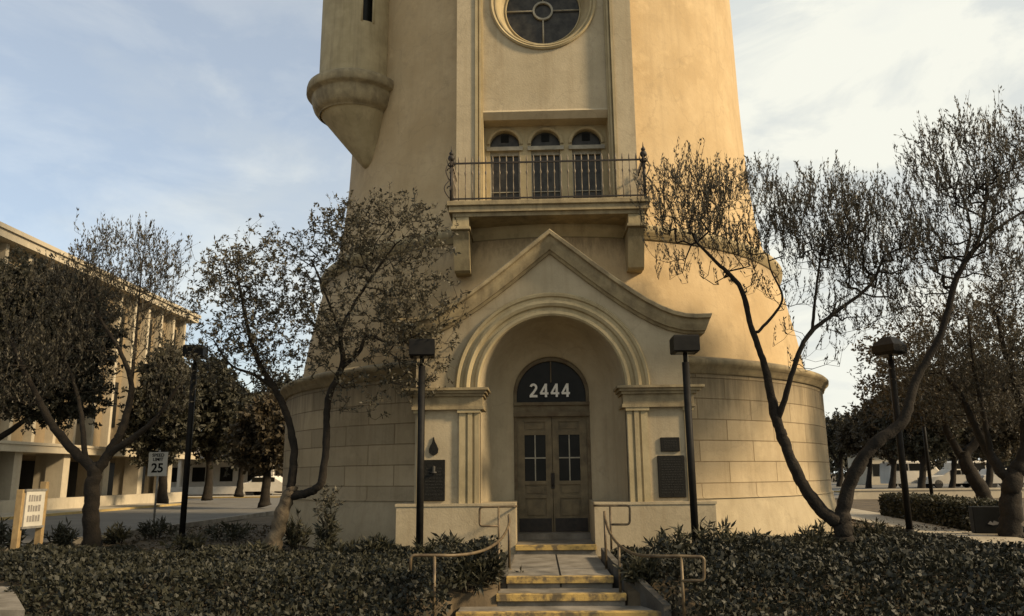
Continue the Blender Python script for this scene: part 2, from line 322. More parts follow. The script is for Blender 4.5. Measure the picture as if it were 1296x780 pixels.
b = MB(); b.lathe([(6.17, 6.16), (6.22, 6.18), (6.23, 6.26), (6.29, 6.30), (6.31, 6.42), (6.28, 6.47), (6.02, 6.54)], TX, 0, 168); b.build('belt_course', 'trim', tower, fixn=False)
pr = [(6.03, 6.52), (5.95, 6.7), (5.88, 7.0), (5.8, 7.4), (5.73, 7.9), (5.67, 8.5), (5.62, 9.1), (5.59, 9.8), (5.56, 10.6), (5.54, 11.5), (5.53, 12.5), (5.52, 13.4), (5.5, 15), (5.48, 18), (5.45, 22)]
b = MB(); b.lathe(pr, TX, 0, 168, skip=hole_up); b.build('upper_shaft', 'upper', tower, fixn=False)
b = MB(); b.lathe([(6.1, 22), (6.15, 22.4), (3.5, 25), (0.02, 27)], TX, 0, 48); b.build('unseen_roof_cap', 'roof', tower, fixn=False)  # out-of-view roof, added to stop sky light leaking into the hollow shaft
# turret
tcx, tcy = -4.75, -3.55
tur = MB()
def tslot(x, y, z):
    a = math.degrees(math.atan2(y-tcy, x-tcx)) % 360; return 12.42 < z < 13.4 and 290 < a < 308
zz = [11.18, 11.5, 12.0, 12.41]+[12.41+.99*i/6 for i in range(1, 7)]+[14, 15, 17, 20]
tur.lathe([(.925, 10.9)]+[(.91-.004*(z-11), z) for z in zz], tcx, tcy, 80, skip=tslot); tur = tur.build('turret', 'trim', tower, fixn=False)
b = MB(); b.lathe([(.90, 11.02), (1.08, 11.0), (1.12, 10.97), (1.18, 10.93), (1.20, 10.84), (1.20, 10.72), (1.17, 10.68), (1.07, 10.66), (1.07, 10.62), (1.05, 10.46), (1.0, 10.32), (.94, 10.24), (.88, 10.22), (.86, 10.18)], tcx, tcy, 48); b.build('moulded_ring', 'coping', tur, fixn=False)
tip = (-4.3, -3.25)
b = MB(); b.lathe([(.87, 10.24), (.73, 9.97), (.58, 9.67), (.43, 9.38), (.31, 9.14), (.24, 9.02), (.16, 8.95), (.001, 8.93)], tcx, tcy, 40, shift=lambda z: tuple((max(0, (10.24-z))/1.36)**1.0*(tip[k]-(tcx, tcy)[k]) for k in (0, 1))); b.build('corbel', 'trim', tur, fixn=False)
b = MB(); b.lathe([(.70, 12.4), (.70, 13.7)], tcx, tcy, 40); b.build('slot_window', 'glass', tur, fixn=False)
b = MB()
for s_ in (0, 1):
    a = R(289.5 if s_ == 0 else 308.5); 
    b.tube([(tcx+.895*math.cos(a), tcy+.895*math.sin(a), 12.38), (tcx+.895*math.cos(a), tcy+.895*math.sin(a), 13.3)], .03, 6)
b.tube([(tcx+.895*math.cos(R(289.5+19*i/8)), tcy+.895*math.sin(R(289.5+19*i/8)), 13.3+.14*math.sin(math.pi*i/8)) for i in range(9)], .03, 6)
b.build('window_surround', 'trim', tur)

# ---- portal
PF = -7.4
top = [(0, 5.72), (.36, 5.42), (.72, 5.12), (1.05, 4.86), (1.38, 4.62), (1.7, 4.41), (2.0, 4.25), (2.3, 4.12), (2.52, 4.05)]   # (x, z) under the coping
def topz(x):
    x = abs(x)
    for (a, za), (c, zc) in zip(top, top[1:]):
        if x <= c: return za+(zc-za)*(x-a)/(c-a)
    return top[-1][1]
def outer(a, cz):
    # ray from (0,cz) at angle a to the gable outline
    dx, dz = math.cos(a), math.sin(a); lo, hi = .5, 4.
    for _ in range(40):
        m_ = (lo+hi)/2; x, z = dx*m_, cz+dz*m_
        if abs(x) > 2.5 or z > topz(x): hi = m_
        else: lo = m_
    return dx*lo, cz+dz*lo
CZ, RI = 2.94, 1.32
angs = [math.pi*i/64 for i in range(65)]
p = MB(); inn = [(RI*math.cos(a), PF, CZ+RI*math.sin(a)) for a in angs]; ou = [(outer(a, CZ)[0], PF, outer(a, CZ)[1]) for a in angs]
p.strip(inn, ou); p.strip(ou, [(x, -5.7, z) for x, _, z in ou])
for sg in (-1, 1):
    x0, x1 = sorted((sg*RI, sg*2.5)); p.box(x0, x1, PF, -5.9, .85, CZ-.0005)
portal = p.build('portal', 'stucco', tower)
# recess: curved niche from the arch to the door wall
p = MB(); rows = []
prof = [(RI, PF), (RI, PF+.12), (1.30, -7.1), (1.26, -6.8), (1.19, -6.55), (1.08, -6.32), (.96, -6.18), (.86, -6.1), (.76, -6.08), (.75, -5.96)]
for r_, y_ in prof:
    k = (RI-r_)/(RI-.75); h = .02*k
    row = [(r_, y_, .88)]+[(r_*math.cos(a), y_, CZ+h+(r_+(.0 if k < .01 else .0))*math.sin(a)) for a in angs]+[(-r_, y_, .88)]; rows.append(row)
p.rows(rows, True); p.build('recess_wall', 'stucco', portal)
# archivolt
av = [(1.325, 0), (1.325, .09), (1.36, .115), (1.41, .10), (1.43, .055), (1.49, .05), (1.51, .10), (1.56, .125), (1.61, .10), (1.625, .05), (1.68, .05), (1.70, .085), (1.745, .095), (1.775, .06), (1.785, 0)]
p = MB(); p.rows([[(r_*math.cos(a), PF-d_, CZ+r_*math.sin(a)) for a in angs] for r_, d_ in av], False); p.build('archivolt', 'trim', portal)
# raking coping: swept moulding along gable line
half = [(0, 5.47), (.34, 5.19), (.68, 4.91), (1.0, 4.66), (1.3, 4.44), (1.6, 4.24), (1.88, 4.08), (2.14, 3.97), (2.4, 3.905), (2.62, 3.885), (2.8, 3.89)]
line = [(-x, z) for x, z in half[:0:-1]]+half
cp = [(0, .02), (0, .06), (.045, .09), (.05, .14), (.16, .20), (.22, .22), (.25, .235), (.27, .30), (.33, .305), (.35, .28), (.36, .0), (.36, -1.9)]   # (height, projection)
rows = []
for h_, d_ in cp:
    row = []
    for i, (x, z) in enumerate(line):
        a_ = line[max(i-1, 0)]; c_ = line[min(i+1, len(line)-1)]
        if x == 0: nx, nz = 0, 1.25
        else:
            d = Vector((c_[0]-a_[0], c_[1]-a_[1])).normalized(); nx, nz = -d.y, d.x
            if abs(x) > 2.7: nx, nz = (.35 if x > 0 else -.35), 1.
        row.append((x+nx*h_*.95, PF-d_, z+nz*h_*.95))
    rows.append(row)
p = MB(); p.rows(rows, False)
for e in (0, -1): p.add([r[e] for r in rows]+[(rows[0][e][0], -5.7, rows[0][e][2])], [tuple(range(len(rows)+1))])
p.strip(rows[0], [(x, -5.7, z) for x, y, z in rows[0]])
p.build('raking_cornice', 'coping', portal)
# entablature blocks, pilasters, plinths
for sg in (-1, 1):
    q = MB()
    for (x0, x1, dy, z0, z1) in ((1.25, 2.56, .10, 2.56, 2.62), (1.27, 2.54, .07, 2.62, 2.80), (1.24, 2.60, .12, 2.80, 2.85), (1.20, 2.66, .17, 2.85, 2.90), (1.16, 2.72, .22, 2.90, 2.945)):
        a_, c_ = sorted((sg*x0, sg*x1)); q.box(a_, c_, PF-dy, PF+.6 if x1 > 2.54 else PF+.2, z0, z1)
    q.build('entablature', 'coping', portal)
    q = MB()
    for x0, x1, dy in ((1.335, 1.42, .05), (1.42, 1.46, .02), (1.46, 1.54, .065), (1.54, 1.58, .02), (1.58, 1.70, .05)):
        a_, c_ = sorted((sg*x0, sg*x1)); q.box(a_, c_, PF-dy, PF+.03, .9, 2.5)
    a_, c_ = sorted((sg*1.31, sg*1.73)); q.box(a_, c_, PF-.085, PF+.03, 2.5, 2.558); q.build('pilaster', 'trim', portal)
    q = MB()
    a_, c_ = sorted((sg*2.36, sg*2.46)); q.box(a_, c_, PF-.035, PF+.03, .9, 2.5)
    a_, c_ = sorted((sg*2.33, sg*2.53)); q.box(a_, c_, PF-.06, PF+.03, 2.5, 2.558); q.build('edge_pilaster', 'trim', portal)
    q = MB(); a_, c_ = sorted((sg*.69, sg*2.80)); q.box(a_, c_, PF-.12, -5.6 if False else -6.02, -.1, .86)
    a_, c_ = sorted((sg*.69, sg*2.82)); q.box(a_, c_, PF-.135, -6.02, .86, .905, 0); 
    q.build('plinth', 'stucco', portal)
# door
def digits(q, x0, z0, y, pitch, h):
    def rib(P, t, d):
        P = [Vector(p) for p in P]; A = []; B = []
        for i, p in enumerate(P):
            a = P[max(i-1, 0)]; c = P[min(i+1, len(P)-1)]; n_ = Vector((-(c-a).y, (c-a).x)).normalized()*t/2; A.append(p+n_); B.append(p-n_)
        f = lambda v, yy: (v.x, yy, v.y)
        q.rows([[f(v, y+.02) for v in A], [f(v, y-d) for v in A], [f(v, y-d) for v in B], [f(v, y+.02) for v in B]], False)
    w_ = h*.58; t = h*.17
    cx, cz, r_ = x0+w_/2, z0+h-w_*.5+t*.1, w_*.5-t/2
    arc = [(cx+r_*math.cos(R(a)), cz+r_*math.sin(R(a))*1.05) for a in range(165, -36, -15)]
    rib(arc+[(x0+w_*.5, z0+h*.36), (x0+w_*.2, z0+h*.17), (x0+t*.45, z0+t*.6)], t, .004); rib([(x0, z0+t/2), (x0+w_, z0+t/2)], t, .006)
    for k in (1, 2, 3):
        x = x0+pitch*k; rib([(x+w_*.72, z0), (x+w_*.72, z0+h)], t, .004); rib([(x-w_*.02, z0+h*.28), (x+w_*1.04, z0+h*.28)], t*.9, .006); rib([(x+w_*.02, z0+h*.26), (x+w_*.70, z0+h*.97)], t*.85, .002)
dr = MB(); DY = -5.96
for sg in (-1, 1):
    a_, c_ = sorted((sg*.69, sg*.76)); dr.box(a_, c_, DY-.05, DY+.1, .3, 2.52)
dr.box(-.76, .76, DY-.09, DY+.1, 2.52, 2.60); dr.box(-.76, .76, DY-.05, DY+.1, 2.60, 2.74); dr.box(-.76, .76, DY-.1, DY+.1, 2.74, 2.80)
fa = [math.pi*i/32 for i in range(33)]
dr.rows([[(r_*math.cos(a), y_, 2.94+(r_)*math.sin(a)) for a in fa] for r_, y_ in ((.76, DY+.05), (.76, DY-.05), (.69, DY-.05), (.69, DY+.05))], False)
for sg in (-1, 1):
    a_, c_ = sorted((sg*.69, sg*.76)); dr.box(a_, c_, DY-.05, DY+.05, 2.8, 2.94)
dr.box(-.012, .012, DY-.02, DY+.03, 3.2, 3.63)
door = dr.build('door', 'woodfr', tower)
q = MB(); q.add([(-.69, DY+.03, 2.8), (.69, DY+.03, 2.8)]+[(.69*math.cos(a), DY+.03, 2.94+.69*math.sin(a)) for a in fa], [tuple(range(35))]); q.build('fanlight', 'glass', door)
q = MB(); digits(q, -.43, 3.03-.125, DY-.03, .215, .27); q.build('house_number', 'number', door)
for sg in (-1, 1):
    x0, x1 = (-.69, -.005) if sg < 0 else (.005, .69); L = MB(); ww = x1-x0
    zb, zt = .3, 2.52; y0 = DY
    # stiles and rails
    st = .125; gx0, gx1 = x0+st+.02, x1-st-.0; 
    if sg > 0: gx0, gx1 = x0+st, x1-st-.02
    L.box(x0, gx0, y0, y0+.06, zb, zt); L.box(gx1, x1, y0, y0+.06, zb, zt)
    rails = [(.30, .58), (.94, 1.0), (1.20, 1.27), (2.16, 2.24), (2.42, 2.52)]
    for a_, c_ in rails: L.box(gx0, gx1, y0, y0+.06, a_, c_)
    for a_, c_ in ((.58, .94), (1.0, 1.2), (2.24, 2.42)):
        L.box(gx0, gx1, y0+.03, y0+.05, a_, c_); L.box(gx0+.04, gx1-.04, y0+.012, y0+.04, a_+.04, c_-.04)
    # upper carved stiles narrower window
    leaf = L.build('door_leaf', 'wood', door)
    q = MB(); q.box(gx0, gx1, y0+.035, y0+.045, 1.27, 2.16); q.build('glass_pane', 'glass', door)
    q = MB(); q.box((gx0+gx1)/2-.012, (gx0+gx1)/2+.012, y0+.005, y0+.034, 1.27, 2.16); q.box(gx0, gx1, y0+.008, y0+.034, 1.70, 1.725); q.build('glazing_bar', 'metalfr', door)
    q = MB(); q.box(x0+.03, x1-.03, y0-.012, y0-.001, .31, .56); q.build('kick_plate', 'iron', door)
q = MB(); q.box(-.035, .035, DY-.02, DY-.001, 1.12, 1.42, .006); q.tube([(0, DY-.02, 1.38), (0, DY-.075, 1.34), (0, DY-.075, 1.2), (0, DY-.02, 1.16)], .013, 8); q.build('handle', 'iron', door)
q = MB(); q.box(-.69, .69, -6.3, DY+.1, .1, .3); q.build('threshold', 'concrete', door)

# ---- bay with round window and balcony windows
BF = -5.95
bay = MB()
for sg in (-1, 1):
    def bx(x0, x1, y0, z0=6.7, z1=16, m_=bay): a_, c_ = sorted((sg*x0, sg*x1)); m_.box(a_, c_, y0, -4.9, z0, z1)
    bx(1.53, 1.93, BF); 
bay.box(-1.53, 1.53, BF+.16, -5.0, 13.4, 16)
# opening surround: panel with round hole
pz0, pz1, rc = 9.22, 13.4, 11.85
def rect_pt(a, x, z0, z1):
    dx, dz = math.cos(a), math.sin(a); t = 99
    if dx > 1e-9: t = min(t, x/dx)
    if dx < -1e-9: t = min(t, -x/dx)
    if dz > 1e-9: t = min(t, (z1-rc)/dz)
    if dz < -1e-9: t = min(t, (z0-rc)/dz)
    return dx*t, rc+dz*t
PY = BF+.16
ca = sorted(set([2*math.pi*i/96 for i in range(96)]+[math.atan2(z-rc, x) % (2*math.pi) for x in (-1.36, 1.36) for z in (pz0, pz1)]))
RO = 1.12
bay.strip([(RO*math.cos(a), PY, rc+RO*math.sin(a)) for a in ca], [(rect_pt(a, 1.36, pz0, pz1)[0], PY, rect_pt(a, 1.36, pz0, pz1)[1]) for a in ca], close=True)
bay.prism([(PY, 9.22), (PY-.05, 9.16), (PY+.06, 9.02), (-5.2, 9.02), (-5.2, 9.22)], -1.36, 1.36, 'x')
bay.box(-1.53, 1.53, BF+.0, -5.0, 6.65, 6.86)
bayo = bay.build('window_bay', 'stucco', tower)
for sg in (-1, 1):
    q = MB()
    for x0, x1, y0 in ((1.36, 1.40, BF+.10), (1.40, 1.44, BF+.02), (1.44, 1.47, BF+.06), (1.47, 1.525, BF-.03)):
        a_, c_ = sorted((sg*x0, sg*x1)); q.box(a_, c_, y0, -5.3, 6.86, 15.9)
    q.build('jamb_moulding', 'trim', tower)
rw = MB(); rp = [(1.20, PY), (1.20, PY-.04), (1.165, PY-.07), (1.13, PY-.04), (1.115, PY+.0), (1.09, PY-.02), (1.06, PY-.01), (1.045, PY+.05), (.90, PY+.36), (.885, PY+.36), (.86, PY+.33), (.84, PY+.34), (.84, PY+.42)]
ca2 = [2*math.pi*i/96 for i in range(96)]
rw.rows([[(r_*math.cos(a), y_, rc+r_*math.sin(a)) for a in ca2] for r_, y_ in rp], False, True); rwo = rw.build('round_window', 'trim', tower)
q = MB(); q.add([(.86*math.cos(a), PY+.40, rc+.86*math.sin(a)) for a in ca2], [tuple(range(96))]); q.build('window_glass', 'rglass', rwo)
q = MB()
q.rows([[(r_*math.cos(a), y_, rc+r_*math.sin(a)) for a in ca2[::2]] for r_, y_ in ((.235, PY+.395), (.235, PY+.34), (.19, PY+.34), (.19, PY+.395))], False, True)
for a in (0, math.pi/2, math.pi, 1.5*math.pi):
    q.tube([(.23*math.cos(a), PY+.36, rc+.23*math.sin(a)), (.85*math.cos(a), PY+.36, rc+.85*math.sin(a))], .02, 4)
q.build('window_muntin', 'metalfr', rwo)
# three arched balcony doors in a recessed screen
SY = -5.36; zf = 6.86
cells = [(-.91, .325), (0, .325), (.91, .325)]; edges = [-1.36, -.455, .455, 1.36]
scr = MB(); zs = 8.60; zt_ = 9.02
for i, (c, r_) in enumerate(cells):
    x0, x1 = edges[i], edges[i+1]; A = []; B = []
    for k in range(33):
        a = math.pi*k/32; A.append((c+r_*math.cos(a), SY, zs+r_*math.sin(a)))
        dx, dz = math.cos(a), math.sin(a); t = 9
        if dx > 1e-6: t = min(t, (x1-c)/dx)
        if dx < -1e-6: t = min(t, (x0-c)/dx)
        if dz > 1e-6: t = min(t, (zt_-zs)/dz)
        B.append((c+dx*t, SY, zs+dz*t))
    # corners
    scr.strip(A, B); scr.strip(A, [(x, SY+.14, z) for x, _, z in A])
    for cx_, k0 in ((x1, 0), (x0, 1)):
        best = [v for v in B if (abs(v[0]-cx_) < 1e-6)]; bt = [v for v in B if abs(v[2]-zt_) < 1e-6]
        if best and bt:
            e1 = max(best, key=lambda v: v[2]); e2 = max(bt, key=lambda v: v[0]) if k0 == 0 else min(bt, key=lambda v: v[0]); scr.add([e1, (cx_, SY, zt_), e2], [(0, 1, 2)])
    scr.box(x0, c-r_, SY, SY+.14, zf, zs-.0); scr.box(c+r_, x1, SY, SY+.14, zf, zs-.0)
    # archivolt moulding around each opening
    scr.rows([[(c+q_*math.cos(math.pi*k/24), SY-d_, zs+q_*math.sin(math.pi*k/24)) for k in range(25)] for q_, d_ in ((.33, 0), (.33, .03), (.36, .045), (.40, .03), (.405, 0))], False)
scr = scr.build('window_screen', 'trim', tower)
for c, r_ in cells:
    win = MB(); win.box(c-.40, c+.40, SY-.06, SY+.11, 8.44, 8.53); win.box(c-r_, c+r_, SY+.06, SY+.11, 8.36, 8.44)
    for sg in (-1, 1):
        a_, e_ = sorted((c+sg*(r_-.02), c+sg*r_)); win.box(a_, e_, SY+.05, SY+.11, zf, 8.36)
    win.box(c-r_+.02, c+r_-.02, SY+.08, SY+.1, 7.50, 7.52)
    wo = win.build('balcony_window', 'metalfr', tower)
    q = MB(); q.box(c-r_, c+r_, SY+.115, SY+.125, zf, 8.44); q.add([(c-r_, SY+.12, 8.53), (c+r_, SY+.12, 8.53)]+[(c+r_*math.cos(a), SY+.12, zs+r_*math.sin(a)) for a in fa], [tuple(range(35))]); q.build('window_glass', 'rglass', wo)
    q = MB(); q.box(c-.09, c+.09, SY+.108, SY+.114, 8.70, 8.88); q.build('dark_vent', 'signblack', wo)
# balcony
RF = -6.95
bal = MB(); bal.box(-2.02, 2.02, RF-.05, -5.0, 6.62, 6.72, .012); bal.box(-1.97, 1.97, RF, -5.0, 6.50, 6.619); bal.box(-1.9, 1.9, RF+.06, -5.0, 6.42, 6.499)
bal = bal.build('balcony', 'coping', tower)
for sg in (-1, 1):
    x0, x1 = sorted((sg*1.58, sg*1.9)); q = MB()
    q.prism([(RF+.08, 6.419), (RF+.08, 6.22), (RF+.14, 6.17), (RF+.14, 6.12), (RF+.22, 6.0), (-6.5, 5.42), (-6.42, 5.38), (-6.3, 5.4), (-5.6, 5.4), (-5.6, 6.419)], x0, x1, 'x')
    q.box(x0-.03, x1+.03, RF+.05, -5.8, 6.16, 6.22)
    q.build('bracket', 'trim', bal)
rl = MB(); zb, zt2 = 6.78, 7.56
ends = [(-1.93, RF+.06), (1.93, RF+.06)]
rl.box(-1.93, 1.93, RF+.045, RF+.075, zt2-.03, zt2); rl.box(-1.93, 1.93, RF+.045, RF+.075, zb, zb+.025)
for sg in (-1, 1):
    a_, c_ = sorted((sg*1.915, sg*1.945)); rl.box(a_, c_, RF+.076, -5.3, zt2-.03, zt2); rl.box(a_, c_, RF+.076, -5.3, zb, zb+.025)
rail = rl.build('railing', 'iron', bal)
def baluster(x, y, pale):
    q = MB(); q.tube([(x, y, 6.72), (x, y, 6.95), (x, y, 7.0), (x, y, 7.05), (x, y, 7.28), (x, y, 7.33), (x, y, 7.38), (x, y, 7.5), (x, y, 7.60), (x, y, 7.65), (x, y, 7.70)], [.010, .010, .018, .010, .010, .026, .010, .010, .020, .014, .002], 6); q.build('baluster', 'pale_iron', rail)
nb = 27
for i in range(nb): baluster(-1.78+3.56*i/(nb-1), RF+.06, True)
for sg in (-1, 1):
    for k in range(5): baluster(sg*1.93, RF+.24+k*.17, True)
    x = sg*1.93; y = RF+.06; q = MB()
    q.tube([(x, y, 6.72), (x, y, 7.62)], .03, 8); q.sphere((x, y, 7.66), .07); q.sphere((x, y, 7.76), .045); q.tube([(x, y, 7.78), (x, y, 7.92)], [.02, .003], 6)
    # scrollwork leaning outwards at the corner
    for s2 in (1,):
        for ph in (0, 1):
            pts = [(x+sg*(.03+.10*math.sin(math.pi*t)*(1 if ph == 0 else .7)), y-(.02+.06*math.sin(math.pi*t)), 6.8+.38*ph+t*.38) for t in np.linspace(0, 1, 9)]; q.tube(pts, .012, 5)
            pts = [(x+sg*(.03+.05*math.cos(t*5)*(1-t)), y-.05, 7.0+.38*ph+.05*math.sin(t*5)) for t in np.linspace(0, 1, 9)]; q.tube(pts, .012, 5)
    for k in range(7):
        a = 2*math.pi*k/7; q.tube([(x, y, 7.45), (x+.07*math.cos(a), y+.07*math.sin(a), 7.52), (x+.10*math.cos(a), y+.10*math.sin(a), 7.62)], [.012, .012, .004], 5)
    q.build('finial_post', 'iron', rail)

# wall fixtures
def plaque(name, x0, x1, z0, z1, y, label, rows_, header=None):
    q = MB(); q.box(x0, x1, y-.035, y, z0, z1, .008); o = q.build(name, 'bronze'); tag(o, label, 'plaque')
    q = MB(); rr = random.Random(x0)
    for i in range(rows_):
        z = z1-.05-(z1-z0-.1)*(i+(1.8 if header else .4))/(rows_+(2 if header else .4)); h = .012; x = x0+.05+rr.random()*.02
        while x < x1-.06:
            w_ = rr.uniform(.02, .055); q.box(x, min(x+w_, x1-.045), y-.0385, y-.034, z-h/2, z+h/2); x += w_+.014
        q.build('lettering_line', 'bronze_hi', o, fixn=False); q = MB()
    if header: q.lathe([(.001, z1-.10), (.035, z1-.12), (.03, z1-.2), (.06, z1-.22), (.06, z1-.235)], (x0+x1)/2, y-.036, 12)
    if q.v: q.build('raised_figure', 'bronze_hi', o, fixn=False)
    return o
plaque('bronze_plaque', 1.84, 2.32, .97, 1.70, PF-.001, 'large dark bronze plaque right of the doorway, under the small one', 14)
plaque('bronze_plaque', 1.91, 2.25, 1.77, 2.02, PF-.001, 'small dark bronze plaque above the larger one right of the doorway', 5)
plaque('bronze_plaque', -2.36, -1.95, .95, 1.67, PF-.001, 'dark bronze plaque left of the doorway behind the lamp post', 9, header=True)
q = MB(); dp = [(0, 2.08), (.02, 2.0), (.055, 1.93), (.085, 1.86), (.075, 1.79), (.03, 1.755), (-.03, 1.755), (-.075, 1.79), (-.085, 1.86), (-.06, 1.92), (-.03, 1.97)]
q.prism([(x-2.16, z) for x, z in dp], PF-.03, PF-.001, 'y'); tag(q.build('drop_emblem', 'bronze'), 'black water drop shaped emblem above the left bronze plaque', 'emblem')

# ------------------------------------------------------------------ steps, walls, rails
st = empty('entry_steps', (0, -9.5, 0), 'worn concrete entrance steps with yellow painted edges leading up to the door', 'steps')
def flight(x0, x1, y0, y1, z0, z1, joint=False):
    q = MB(); q.box(x0, x1, y0+.02, y1, z0, z1-.002); o = q.build('tread', 'concrete', st)
    q = MB(); q.box(x0-.015, x1+.015, y0-.02, y0+.10, z1-.085, z1+.004, .006); q.build('yellow_nosing', 'yellow', st)
flight(-.685, .685, -7.58, -6.0, -.4, .195); flight(-.72, .69, -10.64, -7.56, -.46, .045); flight(-.83, .80, -11.15, -10.62, -.46, -.105); flight(-1.30, 1.26, -11.62, -11.13, -.46, -.25)
q = MB(); q.box(-.012, .012, -10.645, -7.6, -.09, .0455); q.build('expansion_joint', 'signblack', st)
def cheek(sg, label):
    pts = [(.73, -8.2, .20), (.74, -10.3, .19), (.92, -10.95, .10), (1.20, -11.7, -.16)] if sg > 0 else [(.70, -8.2, .10), (.73, -10.6, .06)]; th = .09; q = MB(); A = []
    for x, y, z in pts: A.append(((sg*x, y, z), (sg*(x+th), y, z), (sg*(x+th), y, -.5), (sg*x, y, -.5)))
    rows = [[a[k] for a in A] for k in (0, 1, 2, 3, 0)]; q.rows(rows, False); q.add(A[0], [(0, 1, 2, 3)]); q.add(A[-1], [(0, 1, 2, 3)])
    o = tag(q.build('retaining_wall', 'cheek'), label, 'low wall')
cheek(1, 'sloping grey concrete cheek wall right of the entrance steps'); cheek(-1, 'grey concrete cheek wall left of the steps under ivy')
def rail_thing(label, tubes, posts, r_=.019):
    o = empty('handrail', posts[0][1] if True else (0, 0, 0), label, 'handrail', 'handrails at the steps')
    for pts in tubes: q = MB(); q.tube(pts, r_, 8); q.build('rail', 'handrail', o)
    for a_, c_ in posts: q = MB(); q.tube([a_, c_], r_, 8); q.tube([c_, (c_[0], c_[1], c_[2]+.012)], r_*2, 8); q.build('post', 'handrail', o)
def fillet(P, n=5, rad=.06):
    P = [Vector(p) for p in P]; o = [P[0]]
    for a_, b_, c_ in zip(P, P[1:], P[2:]):
        d1 = (a_-b_); d2 = (c_-b_); k = min(rad, d1.length/2.1, d2.length/2.1); s_, e_ = b_+d1.normalized()*k, b_+d2.normalized()*k
        for i in range(n+1):
            t = i/n; o.append(s_*(1-t)**2+b_*2*t*(1-t)+e_*t*t)
    o.append(P[-1]); return o
UY = -7.85
rail_thing('upper loop of pipe handrail against the wall right of the door', [fillet([at(752, 640, -7.5), at(754, 640, UY), at(797, 640, UY), at(797, 664, UY), at(772, 664, UY)], 5, .06)], [(at(772, 641, UY), (at(772, 641, UY)[0], UY, 0.))])
rail_thing('upper loop of pipe handrail against the wall left of the door', [fillet([at(654, 641, -7.5), at(652, 641, UY), at(607, 642, UY), at(607, 666, UY), at(631, 666, UY)], 5, .06)], [(at(631, 642, UY), (at(631, 642, UY)[0], UY, 0.))])
def smooth(P, n=4):
    P = [Vector(p) for p in P]; o = []
    for i in range(len(P)-1):
        p0, p1, p2, p3 = P[max(i-1, 0)], P[i], P[i+1], P[min(i+2, len(P)-1)]
        for k in range(n):
            t = k/n; o.append(.5*((2*p1)+(p2-p0)*t+(2*p0-5*p1+4*p2-p3)*t*t+(3*p1-p0-3*p2+p3)*t**3))
    o.append(P[-1]); return o
def down(px, py, Y, z): a_ = at(px, py, Y); return (a_, (a_[0], Y, z))
rp = smooth([at(765, 648, -9.8), at(766, 657, -9.95), at(772, 675, -10.5), at(786, 692, -11.1), at(806, 702, -11.6), at(832, 704, -11.9), at(860, 704, -12.0)], 5)+fillet([at(861, 704, -12.0), at(891, 705, -12.05), at(891, 735, -12.05), at(862, 735, -12.0)], 5, .05)
rail_thing('lower pipe handrail curving outwards right of the steps', [rp], [down(862, 704, -12.0, -.4), down(765, 648, -9.8, .04), down(783, 690, -11.0, -.12)])
lp = smooth([at(644, 652, -9.8), at(644, 664, -10.0), at(636, 680, -10.6), at(620, 693, -11.2), at(600, 700, -11.6), at(575, 703, -11.9), at(552, 703, -12.0)], 5)+fillet([at(550, 703, -12.0), at(520, 703, -12.05), at(519, 722, -12.05)], 5, .05)
rail_thing('lower pipe handrail curving outwards left of the steps', [lp], [down(550, 703, -12.0, -.4), down(644, 652, -9.8, .04), down(631, 685, -10.8, -.12 if False else -.4)])

# ------------------------------------------------------------------ lamp posts
def lamp(x, y, ztop, label, yaw=0., hs=.22, r_=.062, base=0., pyr=False):
    o = empty('street_lamp', (x, y, base), label, 'street lamp', 'box head lamp posts round the tower')
    q = MB(); q.tube([(x, y, base), (x, y, ztop-.28)], r_, 12); q.tube([(x, y, ztop-.28), (x, y, ztop-.1)], r_*.6, 10); q.build('pole', 'lamp', o)
    q = MB(); q.box(x-.11, x+.11, y-.11, y+.11, base, base+.035, .008); q.tube([(x, y, base+.03), (x, y, base+.12)], [r_*1.6, r_*1.2], 12); q.build('base_plate', 'lamp', o)
    q = MB(); c, s = math.cos(yaw), math.sin(yaw)
    def ring(h, z): return [(x+(a*c-b_*s)*h, y+(a*s+b_*c)*h, z) for a, b_ in ((-1, -1), (1, -1), (1, 1), (-1, 1))]
    rr = [ring(hs*.92, ztop-.12), ring(hs, ztop-.10), ring(hs, ztop+.14), ring(hs*.94, ztop+.17)]
    if pyr: rr = [ring(hs*.82, ztop-.16), ring(hs, ztop-.10), ring(hs, ztop+.06), ring(hs*.4, ztop+.26)]
    q.rows(rr, False, True); q.add(rr[0], [(3, 2, 1, 0)]); q.add(rr[-1], [(0, 1, 2, 3)]); h = q.build('lamp_head', 'lamp', o)
    q = MB(); rl_ = ring(hs*.7, ztop-(.164 if pyr else .124)); q.add(rl_, [(3, 2, 1, 0)]); q.build('lens', 'rglass', h)
a_ = at(880, 678, -8.2); lamp(a_[0], -8.2, 3.54, 'black lamp post standing in front of the plaques right of the doorway')
a_ = at(531, 685, -8.2); lamp(a_[0]-.0, -8.2, 3.54, 'black lamp post standing left of the doorway beside the drop emblem', yaw=.12)
lamp(-8.71, -2.78, at(246, 447, -2.78)[2], 'black lamp post between the forked tree and the pale trunk on the left', yaw=.15, hs=.24, r_=.07)
a_ = at(1152, 677, -3.34); lamp(a_[0], -3.34, at(1124, 441, -3.34)[2], 'black lamp post with pyramid topped head in the ivy right of the tower', yaw=.6, hs=.27, r_=.072, pyr=True)
lamp(13.28, 6.61, at(1163, 470, 6.61)[2], 'slim black lamp post behind the hedge, head among the branches', yaw=.4, hs=.22, r_=.06, pyr=True)

